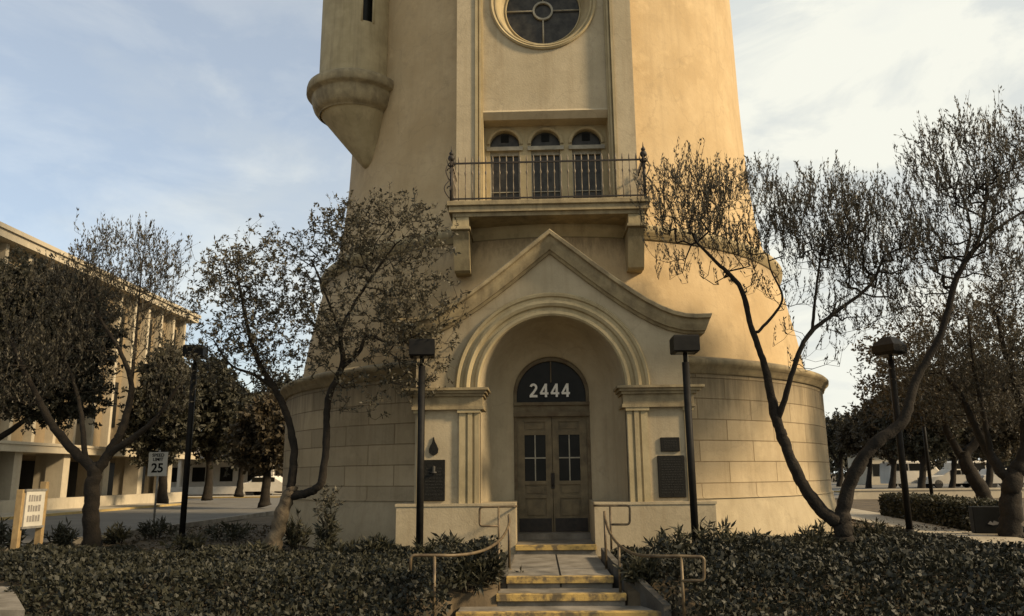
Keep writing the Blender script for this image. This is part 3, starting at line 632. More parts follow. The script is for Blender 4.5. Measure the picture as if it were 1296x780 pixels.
# ------------------------------------------------------------------ trees
def leaves_mesh(base, dirs, L, Wd, rng, up=None):
    n = len(base); d = dirs/np.linalg.norm(dirs, axis=1)[:, None]
    rv = rng.normal(size=(n, 3)); sd = np.cross(d, rv); sd /= np.linalg.norm(sd, axis=1)[:, None]+1e-9
    nn = np.cross(d, sd)
    L = L[:, None]; Wd = Wd[:, None]
    v0 = base; v1 = base+d*L*.45+sd*Wd*.5+nn*Wd*.12; v2 = base+d*L; v3 = base+d*L*.45-sd*Wd*.5+nn*Wd*.12
    return np.stack([v0, v1, v2, v3], 1).reshape(-1, 3)
def quad_obj(name, verts, m, parent=None):
    n = len(verts)//4; me = bpy.data.meshes.new(name); me.vertices.add(len(verts)); me.vertices.foreach_set('co', verts.astype(np.float32).ravel())
    me.loops.add(n*4); me.loops.foreach_set('vertex_index', np.arange(n*4, dtype=np.int32)); me.polygons.add(n)
    me.polygons.foreach_set('loop_start', np.arange(0, n*4, 4, dtype=np.int32)); me.update(calc_edges=True)
    me.materials.append(M[m]); o = bpy.data.objects.new(name, me); COL.objects.link(o)
    if parent: o.parent = parent; o.matrix_parent_inverse = Matrix.Translation(-Vector(parent.location))
    return o
def tree(name, label, limbs, blobs, n, seed, leaf, bark='bark', Ls=(.05, .09), Ws=.25, per=12, shoot=.28, upb=.9, step=.16, cat='tree', group=None, tipr=.0035, jit=.03, wood=True, power=2.35, shell=.35, droop=0., thin=1., lowbark=None):
    """limbs: [[(px,py,Y,r)...]...]; blobs: [(px,py,Y, rxpx, rypx, ry_m, weight)]"""
    rng = np.random.default_rng(seed); pos = []; par = []; fix = []
    polys = []
    for lm in limbs:
        P = [np.array(at(a[0], a[1], a[2])) for a in lm]; rr = [a[3] for a in lm]
        sm = smooth(P, 9); rs = np.interp(np.arange(len(sm))/9., np.arange(len(P)), rr)
        wob = np.cumsum(rng.normal(size=(len(sm), 3)), axis=0)*.05; wob -= np.linspace(0, 1, len(sm))[:, None]*wob[-1]
        sm = [np.array(p)+(rng.normal(size=3)*.07+wob[i])*rs[i]*(i > 0) for i, p in enumerate(sm)]
        rs = rs*(1+.035*np.sin(np.arange(len(sm))*.8+seed)+.025*rng.normal(size=len(sm)))
        if not pos: rs[:6] *= np.array([1.45, 1.3, 1.18, 1.1, 1.05, 1.02])
        k0 = -1
        if pos: k0 = int(np.argmin(np.linalg.norm(np.array(pos)-sm[0], axis=1)))
        idx = []
        for i, p in enumerate(sm): par.append(k0); pos.append(p); fix.append(rs[i]); k0 = len(pos)-1; idx.append(k0)
        polys.append(idx)
    nf = len(pos); o = empty(name, tuple(map(float, pos[0])), label, cat, group)
    att = []; ww = np.array([b_[6] for b_ in blobs], float); ww /= ww.sum()
    for k in rng.choice(len(blobs), size=n, p=ww):
        px, py, Y, rx, ry, rY, _ = blobs[k]; c = np.array(at(px, py, Y)); sc = (Y-CAM[1])/FPX/math.cos(PITCH)
        v = rng.normal(size=3); v /= np.linalg.norm(v); rad = (shell+(1-shell)*rng.random())**.6
        att.append(c+v*rad*np.array([rx*sc, rY, ry*sc])*(1+.12*rng.normal()))
    att = np.array(att); NP = np.zeros((nf+n*14, 3)); NP[:nf] = pos; cnt = nf
    skel = np.array(pos); d = np.min(np.linalg.norm(att[:, None]-skel[None], axis=2), axis=1); order = np.argsort(d)
    base_of = 2 if nf > 6 else 0; tz = pos[0][2]; z_lo = min(p_[2] for p_ in pos)+.9
    tips = []; tdir = []; paths = []
    ok = np.ones(len(NP), bool); ok[:nf] = [p_[2] > z_lo for p_ in pos]
    for ai in order:
        a = att[ai]; D = NP[:cnt]-a; dist = np.sqrt((D*D).sum(1))+ .35*np.maximum(D[:, 2], 0)*2 + np.where(ok[:cnt], 0, 50)
        k = int(np.argmin(dist)); s_ = NP[k]; L = np.linalg.norm(a-s_)
        if L < .03: continue
        m_ = max(1, min(13, int(L/step))); pd = NP[k]-NP[par[k]] if par[k] >= 0 else np.array([0, 0, 1.]); pn = np.linalg.norm(pd); pd = pd/pn if pn > 0 else pd
        ctrl = s_+pd*L*.35+np.array([0, 0, -.08*L+droop])+(a-s_)*.15; prev = k; path = [k]
        for i in range(1, m_+1):
            t = i/m_; q = s_*(1-t)**2+ctrl*2*t*(1-t)+a*t*t+(rng.normal(size=3)*jit*min(L, .6) if i < m_ else 0)
            NP[cnt] = q; par.append(prev); prev = cnt; path.append(cnt); cnt += 1
        paths.append(path); tips.append(prev); tdir.append(a-NP[par[prev]])
    rad = np.zeros(cnt); ch = np.zeros(cnt)
    acc = np.zeros(cnt)
    for i in range(cnt-1, -1, -1):
        rad[i] = max(tipr, acc[i]**(1/power)) if i >= nf else fix[i]
        if par[i] >= 0: acc[par[i]] += (rad[i] if i >= nf else 0)**power
    for i in range(nf, cnt): rad[i] = min(rad[i], rad[par[i]]*.92)
    mb = MB()
    for pi_, idx in enumerate(polys):
        if lowbark and pi_ == 0:
            lb_ = MB(); lb_.tube([NP[i] for i in idx], [rad[i]*1.02 for i in idx], 10, True); lb_.build('pale_trunk_base', lowbark, o, fixn=False); continue
        k0 = par[idx[0]]; ii = ([k0] if k0 >= 0 else [])+idx; mb.tube([NP[i] for i in ii], [rad[i] if i != k0 else rad[idx[0]] for i in ii], 9, True)
    for p_ in paths:
        r0 = rad[p_[1]]; mb.tube([NP[i] for i in p_], [min(rad[p_[0]], r0)]+[rad[i] for i in p_[1:]], 3 if r0 < .012 else 5, False)
    tr = mb.build('trunk', bark, o, fixn=False)
    # shoots with leaves
    T = NP[tips]; TD = np.array(tdir); TD /= np.linalg.norm(TD, axis=1)[:, None]+1e-9
    sel = rng.random(len(T)) < thin; T = T[sel]; TD = TD[sel]
    B = []; Dv = []
    sd = TD*.5+np.array([0, 0, upb])+rng.normal(size=T.shape)*.33; sd /= np.linalg.norm(sd, axis=1)[:, None]
    ln = shoot*(.5+rng.random(len(T)))
    smb = MB()
    for i in range(len(T)):
        if wood: smb.tube([T[i], T[i]+sd[i]*ln[i]], [tipr, tipr*.4], 3, False)
    tt = rng.random((len(T), per)); b_ = T[:, None]+sd[:, None]*(ln[:, None]*tt)[..., None]-TD[:, None]*(.06*rng.random((len(T), per)))[..., None]
    dv = sd[:, None]*(1.5 if upb > 1 else .9 if upb > .5 else .2)+rng.normal(size=b_.shape)*(.42 if upb > 1 else .5)
    b_ = b_.reshape(-1, 3); dv = dv.reshape(-1, 3); Lx = Ls[0]+(Ls[1]-Ls[0])*rng.random(len(b_))
    cr_ = quad_obj('crown', leaves_mesh(b_, dv, Lx, Lx*Ws, rng), leaf, o)
    if wood:
        smb.build('shoot_twigs', bark, o, fixn=False)
    return o
GT = 'small trees planted round the tower'
# T3: main forked tree right of the tower
Y3 = -7.6
tree('slender_tree', 'large forked tree with two curved dark limbs in front of the tower on the right',
     [[(1068, 700, Y3, .17), (1069, 672, Y3, .155), (1067, 655, Y3, .14)],
      [(1064, 662, Y3, .12), (1040, 645, Y3+.05, .115), (1012, 603, Y3+.1, .10), (992, 552, Y3+.1, .095), (984, 520, Y3+.1, .09), (968, 460, Y3+.05, .06), (950, 410, Y3, .05), (938, 365, Y3-.1, .045), (905, 330, Y3-.3, .03), (880, 305, Y3-.5, .02)],
      [(986, 528, Y3+.1, .06), (1003, 470, Y3-.2, .045), (1022, 425, Y3-.3, .042), (1052, 400, Y3-.3, .035), (1100, 362, Y3-.4, .028), (1118, 325, Y3-.5, .02)],
      [(1028, 418, Y3-.3, .03), (1034, 360, Y3-.6, .022), (1042, 300, Y3-.7, .014)],
      [(960, 420, Y3, .03), (990, 380, Y3+.3, .022), (975, 340, Y3+.5, .015), (968, 300, Y3+.6, .01)],
      [(1066, 655, Y3, .12), (1080, 605, Y3-.1, .115), (1105, 565, Y3-.2, .105), (1142, 535, Y3-.3, .09), (1160, 480, Y3-.3, .07), (1190, 425, Y3-.4, .06), (1212, 350, Y3-.5, .05), (1240, 300, Y3-.6, .035), (1250, 230, Y3-.6, .02)],
      [(1225, 325, Y3-.5, .03), (1262, 290, Y3-.7, .025), (1300, 265, Y3-.8, .018)],
      [(1216, 345, Y3-.5, .03), (1228, 290, Y3-.1, .02), (1215, 240, Y3+.1, .015)]],
     [(868, 262, Y3-.4, 62, 62, .8, 3.0), (940, 272, Y3, 75, 62, 1.1, 3.2), (905, 325, Y3-.2, 70, 34, .8, .5), (1040, 285, Y3-.6, 62, 62, 1., 3.4), (1110, 305, Y3-.2, 70, 66, 1.2, 3.2), (1160, 350, Y3+.6, 70, 80, 1.2, 2.2), (1010, 345, Y3-.2, 90, 45, 1.0, .9), (1090, 390, Y3, 60, 40, 1.0, .8), (1230, 210, Y3-.6, 88, 58, 1.1, 4.2), (1290, 290, Y3-.6, 60, 100, 1.1, 3.0), (1210, 300, Y3-.3, 60, 60, 1.0, 1.6), (850, 340, Y3-.2, 26, 22, .3, .15), (1030, 430, Y3+.2, 60, 50, .8, .2)],
     3300, 11, 'leafA', per=16, shoot=.34, Ls=(.045, .08), Ws=.30, group=GT, tipr=.0042, upb=1.5, power=1.95)
# T2: tree left of the doorway
Y2 = -6.9
tree('slender_tree', 'leafy twin stemmed tree with pale trunk base left of the doorway',
     [[(343, 702, Y2-.3, .16), (352, 665, Y2-.3, .13), (364, 632, Y2-.3, .115), (370, 618, Y2-.3, .10)],
      [(368, 625, Y2-.3, .08), (371, 570, Y2-.3, .07), (362, 525, Y2-.3, .065), (345, 490, Y2-.4, .06), (325, 455, Y2-.5, .045), (310, 400, Y2-.6, .032), (300, 345, Y2-.6, .018)],
      [(368, 628, Y2-.3, .08), (390, 624, Y2-.4, .075), (406, 610, Y2-.5, .07), (412, 560, Y2-.5, .065), (416, 505, Y2-.5, .062), (434, 462, Y2-.5, .055), (432, 420, Y2-.6, .035), (458, 370, Y2-.8, .028), (500, 310, Y2-1., .018)],
      [(433, 465, Y2-.5, .04), (455, 445, Y2-.6, .032), (465, 425, Y2-.6, .03), (500, 435, Y2-.8, .022), (535, 420, Y2-1., .015)],
      [(350, 495, Y2-.4, .04), (322, 475, Y2-.5, .03), (292, 462, Y2-.4, .02), (270, 430, Y2-.3, .012)],
      [(432, 425, Y2-.6, .03), (415, 380, Y2-.5, .022), (395, 330, Y2-.4, .014)]],
     [(490, 300, Y2-1.0, 85, 55, .9, 3.0), (530, 395, Y2-1.1, 60, 60, .7, 2.4), (455, 400, Y2-.8, 75, 65, .9, 2.6), (430, 300, Y2-.6, 50, 45, .7, 1.2), (340, 350, Y2-.5, 90, 62, 1.1, 3.4), (290, 390, Y2-.4, 55, 70, 1.0, 2.0), (370, 430, Y2-.6, 85, 50, .9, 2.4), (520, 470, Y2-1., 50, 40, .5, .8), (300, 470, Y2-.3, 60, 45, .8, 1.2), (415, 640, Y2-.5, 14, 22, .15, .12), (455, 500, Y2-.8, 50, 30, .5, .4)],
     2300, 5, 'leafB', per=10, power=2.15, shoot=.18, Ls=(.05, .10), Ws=.42, upb=.35, group=GT, lowbark='barkpale')
# T1: left tree
Y1 = -4.8
tree('slender_tree', 'forked tree with thin upright twigs on the left in front of the office building',
     [[(118, 700, Y1, .185), (117, 650, Y1, .165), (121, 605, Y1, .15), (122, 590, Y1, .13)],
      [(121, 597, Y1, .12), (95, 572, Y1, .10), (70, 545, Y1-.1, .085), (50, 510, Y1-.2, .07), (30, 470, Y1-.3, .05), (10, 420, Y1-.3, .03)],
      [(124, 595, Y1, .12), (145, 560, Y1, .10), (158, 530, Y1+.1, .08), (166, 485, Y1+.1, .06), (150, 440, Y1, .04), (125, 400, Y1, .03), (110, 350, Y1, .018)],
      [(135, 578, Y1, .09), (170, 555, Y1-.1, .07), (198, 530, Y1-.2, .05), (225, 490, Y1-.3, .03)],
      [(166, 487, Y1+.1, .045), (172, 430, Y1+.2, .032), (176, 380, Y1+.2, .02), (180, 330, Y1+.2, .012)],
      [(108, 585, Y1, .07), (104, 530, Y1+.2, .05), (92, 480, Y1+.3, .035), (70, 430, Y1+.3, .02)]],
     [(165, 340, Y1, 70, 48, 1.3, 3.2), (110, 385, Y1+.2, 60, 55, 1.3, 1.6), (200, 420, Y1-.2, 45, 60, 1.0, .9), (60, 400, Y1, 70, 70, 1.3, 1.6), (20, 470, Y1-.2, 50, 60, 1.0, 1.2), (90, 460, Y1, 60, 40, 1., .8), (215, 500, Y1-.3, 30, 40, .7, .5)],
     1900, 8, 'leafA', per=9, power=2.1, shoot=.34, Ls=(.05, .10), Ws=.3, group=GT, upb=1.2)
tree('dense_tree', 'dense dark bushy tree at the left edge before the office building',
     [[(-60, 700, -1.5, .2), (-45, 600, -1.5, .17), (-20, 520, -1.5, .12), (20, 460, -1.5, .08), (50, 410, -1.5, .04)],
      [(-40, 580, -1.5, .1), (20, 540, -1.3, .07), (70, 500, -1.2, .04)], [(-20, 520, -1.5, .08), (-40, 430, -1.5, .05), (-30, 370, -1.5, .03)]],
     [(40, 440, -1.2, 95, 80, 1.6, 4), (90, 420, -1., 55, 70, 1.2, 2.4), (-20, 440, -1.5, 70, 100, 1.6, 2), (30, 370, -1.4, 65, 40, 1.1, 1.4), (60, 500, -1.2, 75, 40, 1.2, 1.8)],
     3400, 21, 'leafD', per=22, shoot=.28, Ls=(.08, .14), Ws=.5, upb=.2, wood=False)
# right foreground trees
GR = 'gnarled trees right of the path'
tree('gnarled_tree', 'thick gnarled trunk with spreading crown at the right edge behind the dark marker',
     [[(1283, 700, -4.5, .26), (1283, 650, -4.5, .215), (1282, 610, -4.5, .185), (1290, 590, -4.5, .16)],
      [(1283, 612, -4.5, .14), (1262, 590, -4.4, .11), (1245, 560, -4.2, .09), (1215, 500, -4.2, .06), (1190, 470, -4., .035)],
      [(1288, 600, -4.5, .15), (1300, 560, -4.6, .12), (1290, 500, -4.6, .09), (1270, 440, -4.6, .05), (1262, 400, -4.6, .03)],
      [(1255, 580, -4.3, .07), (1243, 520, -4.5, .05), (1232, 460, -4.6, .035), (1225, 400, -4.6, .02)]],
     [(1245, 440, -4.2, 80, 60, 1.5, 3), (1200, 480, -4.0, 60, 50, 1.2, 1.6), (1290, 400, -4.6, 50, 80, 1.4, 2.4), (1270, 510, -4.4, 60, 40, 1.3, 1.6), (1200, 410, 1., 50, 50, 1.4, .7)],
     1700, 31, 'leafA', per=9, power=2.1, shoot=.3, Ls=(.06, .11), Ws=.32, group=GR)
tree('gnarled_tree', 'leaning gnarled tree behind the clipped hedge on the right',
     [[(1252, 655, 3.5, .26), (1240, 620, 3.5, .22), (1222, 590, 3.5, .2), (1218, 570, 3.5, .18)],
      [(1220, 580, 3.5, .14), (1198, 545, 3.5, .10), (1190, 500, 3.4, .07), (1170, 460, 3.4, .04)],
      [(1222, 575, 3.5, .14), (1248, 540, 3.6, .11), (1262, 500, 3.6, .07), (1280, 450, 3.6, .04)]],
     [(1200, 500, 3.4, 70, 50, 2.0, 2.5), (1150, 500, 3.4, 60, 45, 1.8, 2), (1265, 480, 3.6, 60, 60, 2., 2.2), (1215, 430, 3.6, 80, 50, 2., 2), (1130, 450, 3.4, 45, 40, 1.3, 1.0)],
     1500, 37, 'leafR', per=9, shoot=.35, power=2.1, Ls=(.10, .17), Ws=.42, group=GR, upb=.4, wood=False)
# background trees: one crown per tree
def bgtree(px, Y, top_, rx, leaf, seed, label, n=420, group='background trees beyond the streets', lo=None, tr=.22, Ls=(.18, .32)):
    yb = 601+1.39*1016/(Y-CAM[1]); lo = lo if lo else yb-44; mid = (top_+lo)/2; ry = (lo-top_)/2; rm = rx*(Y-CAM[1])/1000
    tree('background_tree', label, [[(px, yb, Y, tr), (px+3, yb-(yb-mid)*.5, Y, tr*.8), (px-2, mid, Y, tr*.6), (px+2, mid-ry*.5, Y, tr*.3)], [(px, (yb+mid)/2, Y, tr*.5), (px+rx*.45, mid, Y, tr*.25)], [(px, (yb+mid)/2+4, Y, tr*.5), (px-rx*.5, mid+4, Y+.3, tr*.25)]],
         [(px, mid, Y, rx*.8, ry, rm*.8, 3), (px-rx*.5, mid+ry*.2, Y+.5, rx*.5, ry*.6, rm*.5, 1.4), (px+rx*.5, mid+ry*.1, Y-.5, rx*.5, ry*.65, rm*.5, 1.4), (px+rx*.15, mid-ry*.5, Y, rx*.5, ry*.5, rm*.5, 1)],
         n, seed, leaf, per=16, shoot=.5, Ls=Ls, Ws=.55, upb=.2, step=.6, wood=False, group=group, tipr=.012)
BT = [
 (262, 22, 455, 52, 'leafD', 'tall dark tree left of the far lamp post shading the house'),
 (205, 17, 440, 40, 'leafD', 'dark dense tree just left of the far left lamp post'),
 (302, 30, 500, 40, 'leafD', 'dark round tree behind the pale twin stemmed trunk'),
 (335, 14, 512, 34, 'leafR', 'brown autumn tree touching the left side of the tower wall'),
 (352, 40, 470, 45, 'leafD', 'dark tree directly beside the left tower edge, far off'),
 (1062, 52, 528, 40, 'leafD', 'dark distant tree just right of the tower wall'),
 (1098, 44, 520, 36, 'leafR', 'brown distant tree behind the first parked cars'),
 (1128, 34, 492, 38, 'leafR', 'russet tree behind the lamp post with pyramid head'),
 (1165, 26, 470, 48, 'leafD', 'dark tree behind the slim lamp post'),
 (1205, 40, 480, 45, 'leafD', 'dark distant tree between the two gnarled trees'),
 (1250, 30, 460, 48, 'leafR', 'russet tree behind the leaning gnarled tree'),
 (1290, 36, 470, 45, 'leafD', 'dark distant tree at the right edge'),
]
for i, (px, Y, tp, rx, lf, lb) in enumerate(BT): bgtree(px, Y, tp, rx, lf, 100+i, lb, n=900)
# far woodland beyond everything so the horizon closes
rng = np.random.default_rng(77)
for (nm, x0, x1, yy, hh) in (('distant_woods', -90, -8, 75, 7.), ('distant_woods', 12, 95, 88, 7.5)):
    n = 26000; x = rng.uniform(x0, x1, n); top_ = hh*(.72+.18*np.sin(x*.35+1)+.12*np.sin(x*.9)); z = top_*np.sqrt(rng.random(n)); y = yy+rng.normal(size=n)*2.2*np.sqrt(np.clip(1-(z/(top_+.5))**2, .05, 1))
    o = quad_obj(nm, leaves_mesh(np.stack([x, y, z], 1), rng.normal(size=(n, 3)), rng.uniform(.5, .9, n), rng.uniform(.3, .5, n), rng), 'leafD'); tag(o, 'distant dark belt of trees closing the horizon '+('left of the tower' if x0 < 0 else 'right of the tower'), 'woods', kind='stuff')

# ------------------------------------------------------------------ ground cover, shrubs, hedge
def cover(name, label, n, xr, yr, hfun, seed, L=(.03, .10), m='ivy', mask=None, spike=.0):
    rng = np.random.default_rng(seed); x = rng.uniform(*xr, n); y = rng.uniform(*yr, n); h = hfun(x, y); keep = h > .01
    if mask is not None: keep &= mask(x, y)
    x, y, h = x[keep], y[keep], h[keep]; zg = np.array([hground(a, b_) if abs(a) > 1.45 else (hground(1.6, b_)) for a, b_ in zip(x, y)])
    t = rng.random(len(x))**.45; z = zg+h*t
    d = rng.normal(size=(len(x), 3)); d[:, 2] = np.abs(d[:, 2])*.8+.2; d[:, 1] -= .5
    Lx = rng.uniform(*L, len(x))*(1+.3*(y < -10)*0)
    return tag(quad_obj(name, leaves_mesh(np.stack([x, y, z], 1), d, Lx, Lx*rng.uniform(.45, .75, len(x)), rng), m), label, 'ground cover', kind='stuff')
def bumps(x, y, s=1.): return .5+.5*(np.sin(x*2.1*s+y*.7)*.4+np.sin(y*2.7*s-x*1.1)*.35+np.sin(x*5.3*s+y*4.1)*.25)
def hL(x, y):
    base = .06+.30*bumps(x, y)*bumps(x*.37+2, y*.5); edge = np.clip((y+12.9)/.8, 0, 1); far = np.clip((-5.4-y)/1.8, .0, 1)
    h = base*edge*(.25+.75*far)
    h += .34*np.exp(-((x+1.1)**2)/.22)*((y > -11.7) & (y < -9.2))
    h += .38*np.exp(-((x+1.55)**2)/.05)*((y > -12.2) & (y < -10.9))
    far2 = np.clip((-6.2+1.1*np.sin(x*1.9)+.6*np.sin(x*4.3+1)-y)/1.2, .15, 1); h *= far2
    h *= np.clip((-.80-x)/.1, 0, 1); h *= np.clip((x+7.6+ (y+12.9)*.0)/.5, 0, 1) if False else 1
    h = np.where((y < -11.08) & (x > -1.36), 0, h)
    h = np.where((y < -10.5) & (x < -7.6-(y+10.6)*.75+.12*np.sin(y*9)), 0, h)
    h = np.where((y > -7.7) & (np.abs(x) < 2.95), 0, h); h = np.where(np.hypot(x-TX, y) < 7.25, 0, h)
    return h
def hR(x, y):
    base = .10+.28*bumps(x+3, y)*bumps(x*.4, y*.6+1); edge = np.clip((y+13.0)/.8, 0, 1); far = np.clip((-4.2-y)/1.8, .0, 1); h = base*edge*(.2+.8*far)
    h += .42*np.exp(-((x-1.42)**2)/.05)*((y > -12.2) & (y < -10.7))
    h += .24*np.exp(-((x-2.7)**2)/1.2-((y+9.2)**2)/1.0)
    h = np.where((y > -7.7) & (np.abs(x) < 2.95), 0, h); h = np.where(np.hypot(x-TX, y) < 7.25, 0, h)
    h *= np.clip((x-np.where(y > -10.4, .86, .86+(-10.4-y)*.33))/.2, 0, 1)
    pc = 8.1+(y+8)*.17; h = np.where((np.abs(x-pc) < .85) & (y > -8.3), 0, h)
    return h
cover('ivy_cover', 'dark tangled ivy bank left of the entrance steps', 190000, (-12, -.75), (-13, -2.5), hL, 3)
cover('ivy_cover', 'dark tangled ivy bank right of the entrance steps', 200000, (.8, 13), (-13, -2.), hR, 4)
rng = np.random.default_rng(91); n = 16000; lx = rng.uniform(-10.3, 9.5, n); ly = rng.uniform(-10.5, 2, n); k_ = (np.hypot(lx-TX, ly) > 7.2) & ~((np.abs(lx) < 2.9) & (ly < -6)); lx, ly = lx[k_], ly[k_]; n = len(lx)
dl = rng.normal(size=(n, 3)); dl[:, 2] = np.abs(dl[:, 2])*.3
tag(quad_obj('leaf_litter', leaves_mesh(np.stack([lx, ly, np.array([hground(a, b_) for a, b_ in zip(lx, ly)])+.015], 1), dl, rng.uniform(.05, .10, n), rng.uniform(.025, .05, n), rng), 'leafR'), 'dry brown fallen leaves scattered on the soil round the tower', 'fallen leaves', kind='stuff')
def shrub(px, py, Y, w_, h_, label, seed, m='fern', n=420, L=(.10, .2), W_=.18, group='low leafy shrubs round the tower'):
    """spiky low plant: arching stems of blade leaves from the ground"""
    rng = np.random.default_rng(seed); c = at(px, py, Y); gz = hground(c[0], Y); o = empty('shrub', (c[0], Y, gz), label, 'shrub', group)
    B = []; D = []; st_ = MB(); ns = max(8, n//22)
    for s in range(ns):
        a = rng.uniform(0, 6.283); rr = math.sqrt(rng.random()); tx, ty = c[0]+math.cos(a)*rr*w_, Y+math.sin(a)*rr*w_*.8; hh = h_*(1-.45*rr*rr)*rng.uniform(.7, 1.15)
        p0 = np.array([c[0]+(tx-c[0])*.35, Y+(ty-Y)*.35, gz]); p1 = np.array([tx, ty, gz+hh]); pm = (p0+p1)/2+np.array([0, 0, hh*.15]); st_.tube([p0, pm, p1], [.006, .005, .002], 3, False)
        for k in range(22):
            t = rng.uniform(.25, 1); q = p0*(1-t)**2+pm*2*t*(1-t)+p1*t*t; B.append(q); dd = rng.normal(size=3)*.7+(p1-pm)/np.linalg.norm(p1-pm)*.6; D.append(dd)
    B = np.array(B); D = np.array(D); Lx = rng.uniform(*L, len(B)); st_.build('stems', 'bark', o, fixn=False); quad_obj('foliage', leaves_mesh(B, D, Lx, Lx*W_*rng.uniform(.8, 1.6, len(B)), rng), m, o)
S = [(850, 690, -9.3, .4, .62, 'bushy shrub against the right lamp post'), (905, 690, -9.0, .5, .62, 'wide leafy shrub right of the doorway lamp post'), (955, 690, -8.4, .5, .5, 'leafy shrub in front of the right tower wall'),
     (1015, 690, -8.0, .5, .4, 'low shrub left of the large forked tree'), (1105, 680, -5.4, .5, .42, 'dark green shrub right of the large forked tree'), (1035, 690, -7.3, .45, .5, 'shrub at the foot of the large forked tree'),
     (652, 725, -10.1, .26, .5, 'small shrub growing over the left edge of the steps'), (640, 700, -8.6, .35, .45, 'shrub under the left handrail loop'), (618, 740, -10.85, .3, .42, 'leafy shrub filling the corner left of the second lowest step'), (590, 748, -11.1, .3, .4, 'leafy shrub under the curve of the lower left handrail'), (812, 738, -11.0, .22, .4, 'small shrub behind the right cheek wall of the steps'), (560, 700, -8.6, .5, .40, 'shrub below the drop emblem plaque'),
     (375, 680, -6.9, .25, .75, 'leafy suckers beside the pale trunk'), (200, 672, -3., .5, .45, 'low shrub left of the far left lamp post'), (150, 680, -4., .3, .35, 'small shrub right of the forked tree trunk'),
     (290, 680, -3.8, .6, .35, 'low shrub behind the pale trunk by the tower'), (415, 660, -7.3, .2, .9, 'tall thin leafy sapling against the left tower wall'), (75, 690, -5.5, .4, .5, 'shrub beside the wooden sign'), (235, 695, -6.5, .45, .3, 'brownish low shrub before the far left lamp post'), (430, 690, -7.6, .5, .25, 'low shrub below the left tower wall'), (320, 700, -7.8, .5, .3, 'low brown shrub left of the pale trunk'), (480, 692, -8.0, .4, .35, 'shrub at the left corner of the doorway plinth'), (10, 690, -7., .5, .6, 'dark shrub at the left edge beside the sign')]
for i, (px, py, Y, w_, h_, lb) in enumerate(S): shrub(px, py, Y, w_, h_, lb, 300+i)
# clipped hedge right of the path
rng = np.random.default_rng(55); n = 26000
t = rng.random(n); face = rng.random(n); hx = 10.95-1.0*t; hy = 4.2-7.2*t; off = rng.uniform(-.45, .45, n); hz = rng.uniform(.02, .62, n)
hz = np.where(face < .4, .62+rng.normal(size=n)*.03, hz); off = np.where(face >= .4, np.sign(off)*.45+rng.normal(size=n)*.04, off)
hv = leaves_mesh(np.stack([hx+off, hy+off*.15, hz], 1), rng.normal(size=(n, 3)), rng.uniform(.06, .12, n), rng.uniform(.04, .07, n), rng)
hd = empty('clipped_hedge', (10.4, .6, 0), 'low clipped box hedge along the right side of the path', 'hedge'); quad_obj('foliage', hv, 'fern', hd)
q = MB(); q.prism([(10.95-.38, 4.2), (10.95+.38, 4.2), (9.95+.38, -3.), (9.95-.38, -3.)], .0, .56, 'z'); q.build('stems', 'bark', hd)
# dark marker block at the hedge end
a_ = atz(1256, 679); q = MB(); q.box(-.36, .36, -.14, .14, 0, .56, .015); mk = q.build('marker_block', 'signblack'); mk.location = (a_[0]+.05, a_[1]+.1, .06); mk.rotation_euler = (0, 0, -.2); tag(mk, 'low black square marker block with a small pale mark at the hedge end', 'marker')
q = MB(); q.prism([(-.1, .2), (-.04, .26), (0, .22), (.03, .27), (.12, .23), (.1, .19), (0, .17)], -.147, -.141, 'y'); e = q.build('pale_mark', 'signgrey'); e.parent = mk
q = MB(); q.box(-.5, .5, -.3, .3, 0, .05); e = q.build('base_slab', 'path'); e.parent = mk; e.location = (0, 0, -.055)
# low tan wall behind
a_ = atz(1105, 632); q = MB(); q.box(a_[0]-1.2, a_[0]+9, a_[1], a_[1]+.3, 0, .42); q.box(a_[0]-1.25, a_[0]+9.05, a_[1]-.04, a_[1]+.34, .42, .5); tag(q.build('low_wall', 'bpale'), 'long low tan planter wall behind the hedge on the right', 'low wall')

# ------------------------------------------------------------------ signs
sb = empty('notice_board', at(30, 700, -7.2), 'faded grey notice board on two wooden posts at the left', 'sign')
sb.location.z = 0
L0 = Vector(at(18, 700, -7.5)); L1 = Vector(at(47, 700, -7.0))
ztop_ = at(30, 612, -7.2)[2]
for Lp, zt3 in ((L0, at(14, 622, -7.5)[2]), (L1, at(50, 612, -7.0)[2])):
    q = MB(); q.box(Lp.x-.06, Lp.x+.06, Lp.y-.045, Lp.y+.045, -.05, zt3+.03, .006); q.build('post', 'post', sb)
yaw_s = math.atan2(L1.y-L0.y, L1.x-L0.x); mid = (L0+L1)/2; c, s = math.cos(yaw_s), math.sin(yaw_s)
zb_ = at(30, 666, -7.3)[2]; zt_s = at(30, 622, -7.3)[2]
def sbox(q, u0, u1, d0, d1, z0, z1): q.add([(mid.x+u*c+d*s, mid.y+u*s-d*c, z) for z in (z0, z1) for u, d in ((u0, d0), (u1, d0), (u1, d1), (u0, d1))], [(3, 2, 1, 0), (4, 5, 6, 7), (0, 1, 5, 4), (1, 2, 6, 5), (2, 3, 7, 6), (3, 0, 4, 7)])
q = MB(); sbox(q, -.22, .20, .05, .09, zb_, zt_s); pn = q.build('board', 'signwhite', sb)
q = MB(); sbox(q, -.25, .23, .045, .10, zt_s, zt_s+.04); sbox(q, -.25, .23, .045, .10, zb_-.04, zb_); q.build('frame', 'galv', sb)
rr = random.Random(4)
for r0 in (.10, .39, .68):
    q = MB()
    z1_ = zt_s-(zt_s-zb_)*r0; u = -.16
    while u < .12:
        w_ = rr.uniform(.03, .05); sbox(q, u, u+w_, .0905, .094, z1_-.12, z1_-rr.uniform(.0, .02)); u += w_+.018
    q.build('faded_lettering_line', 'signgrey', pn)

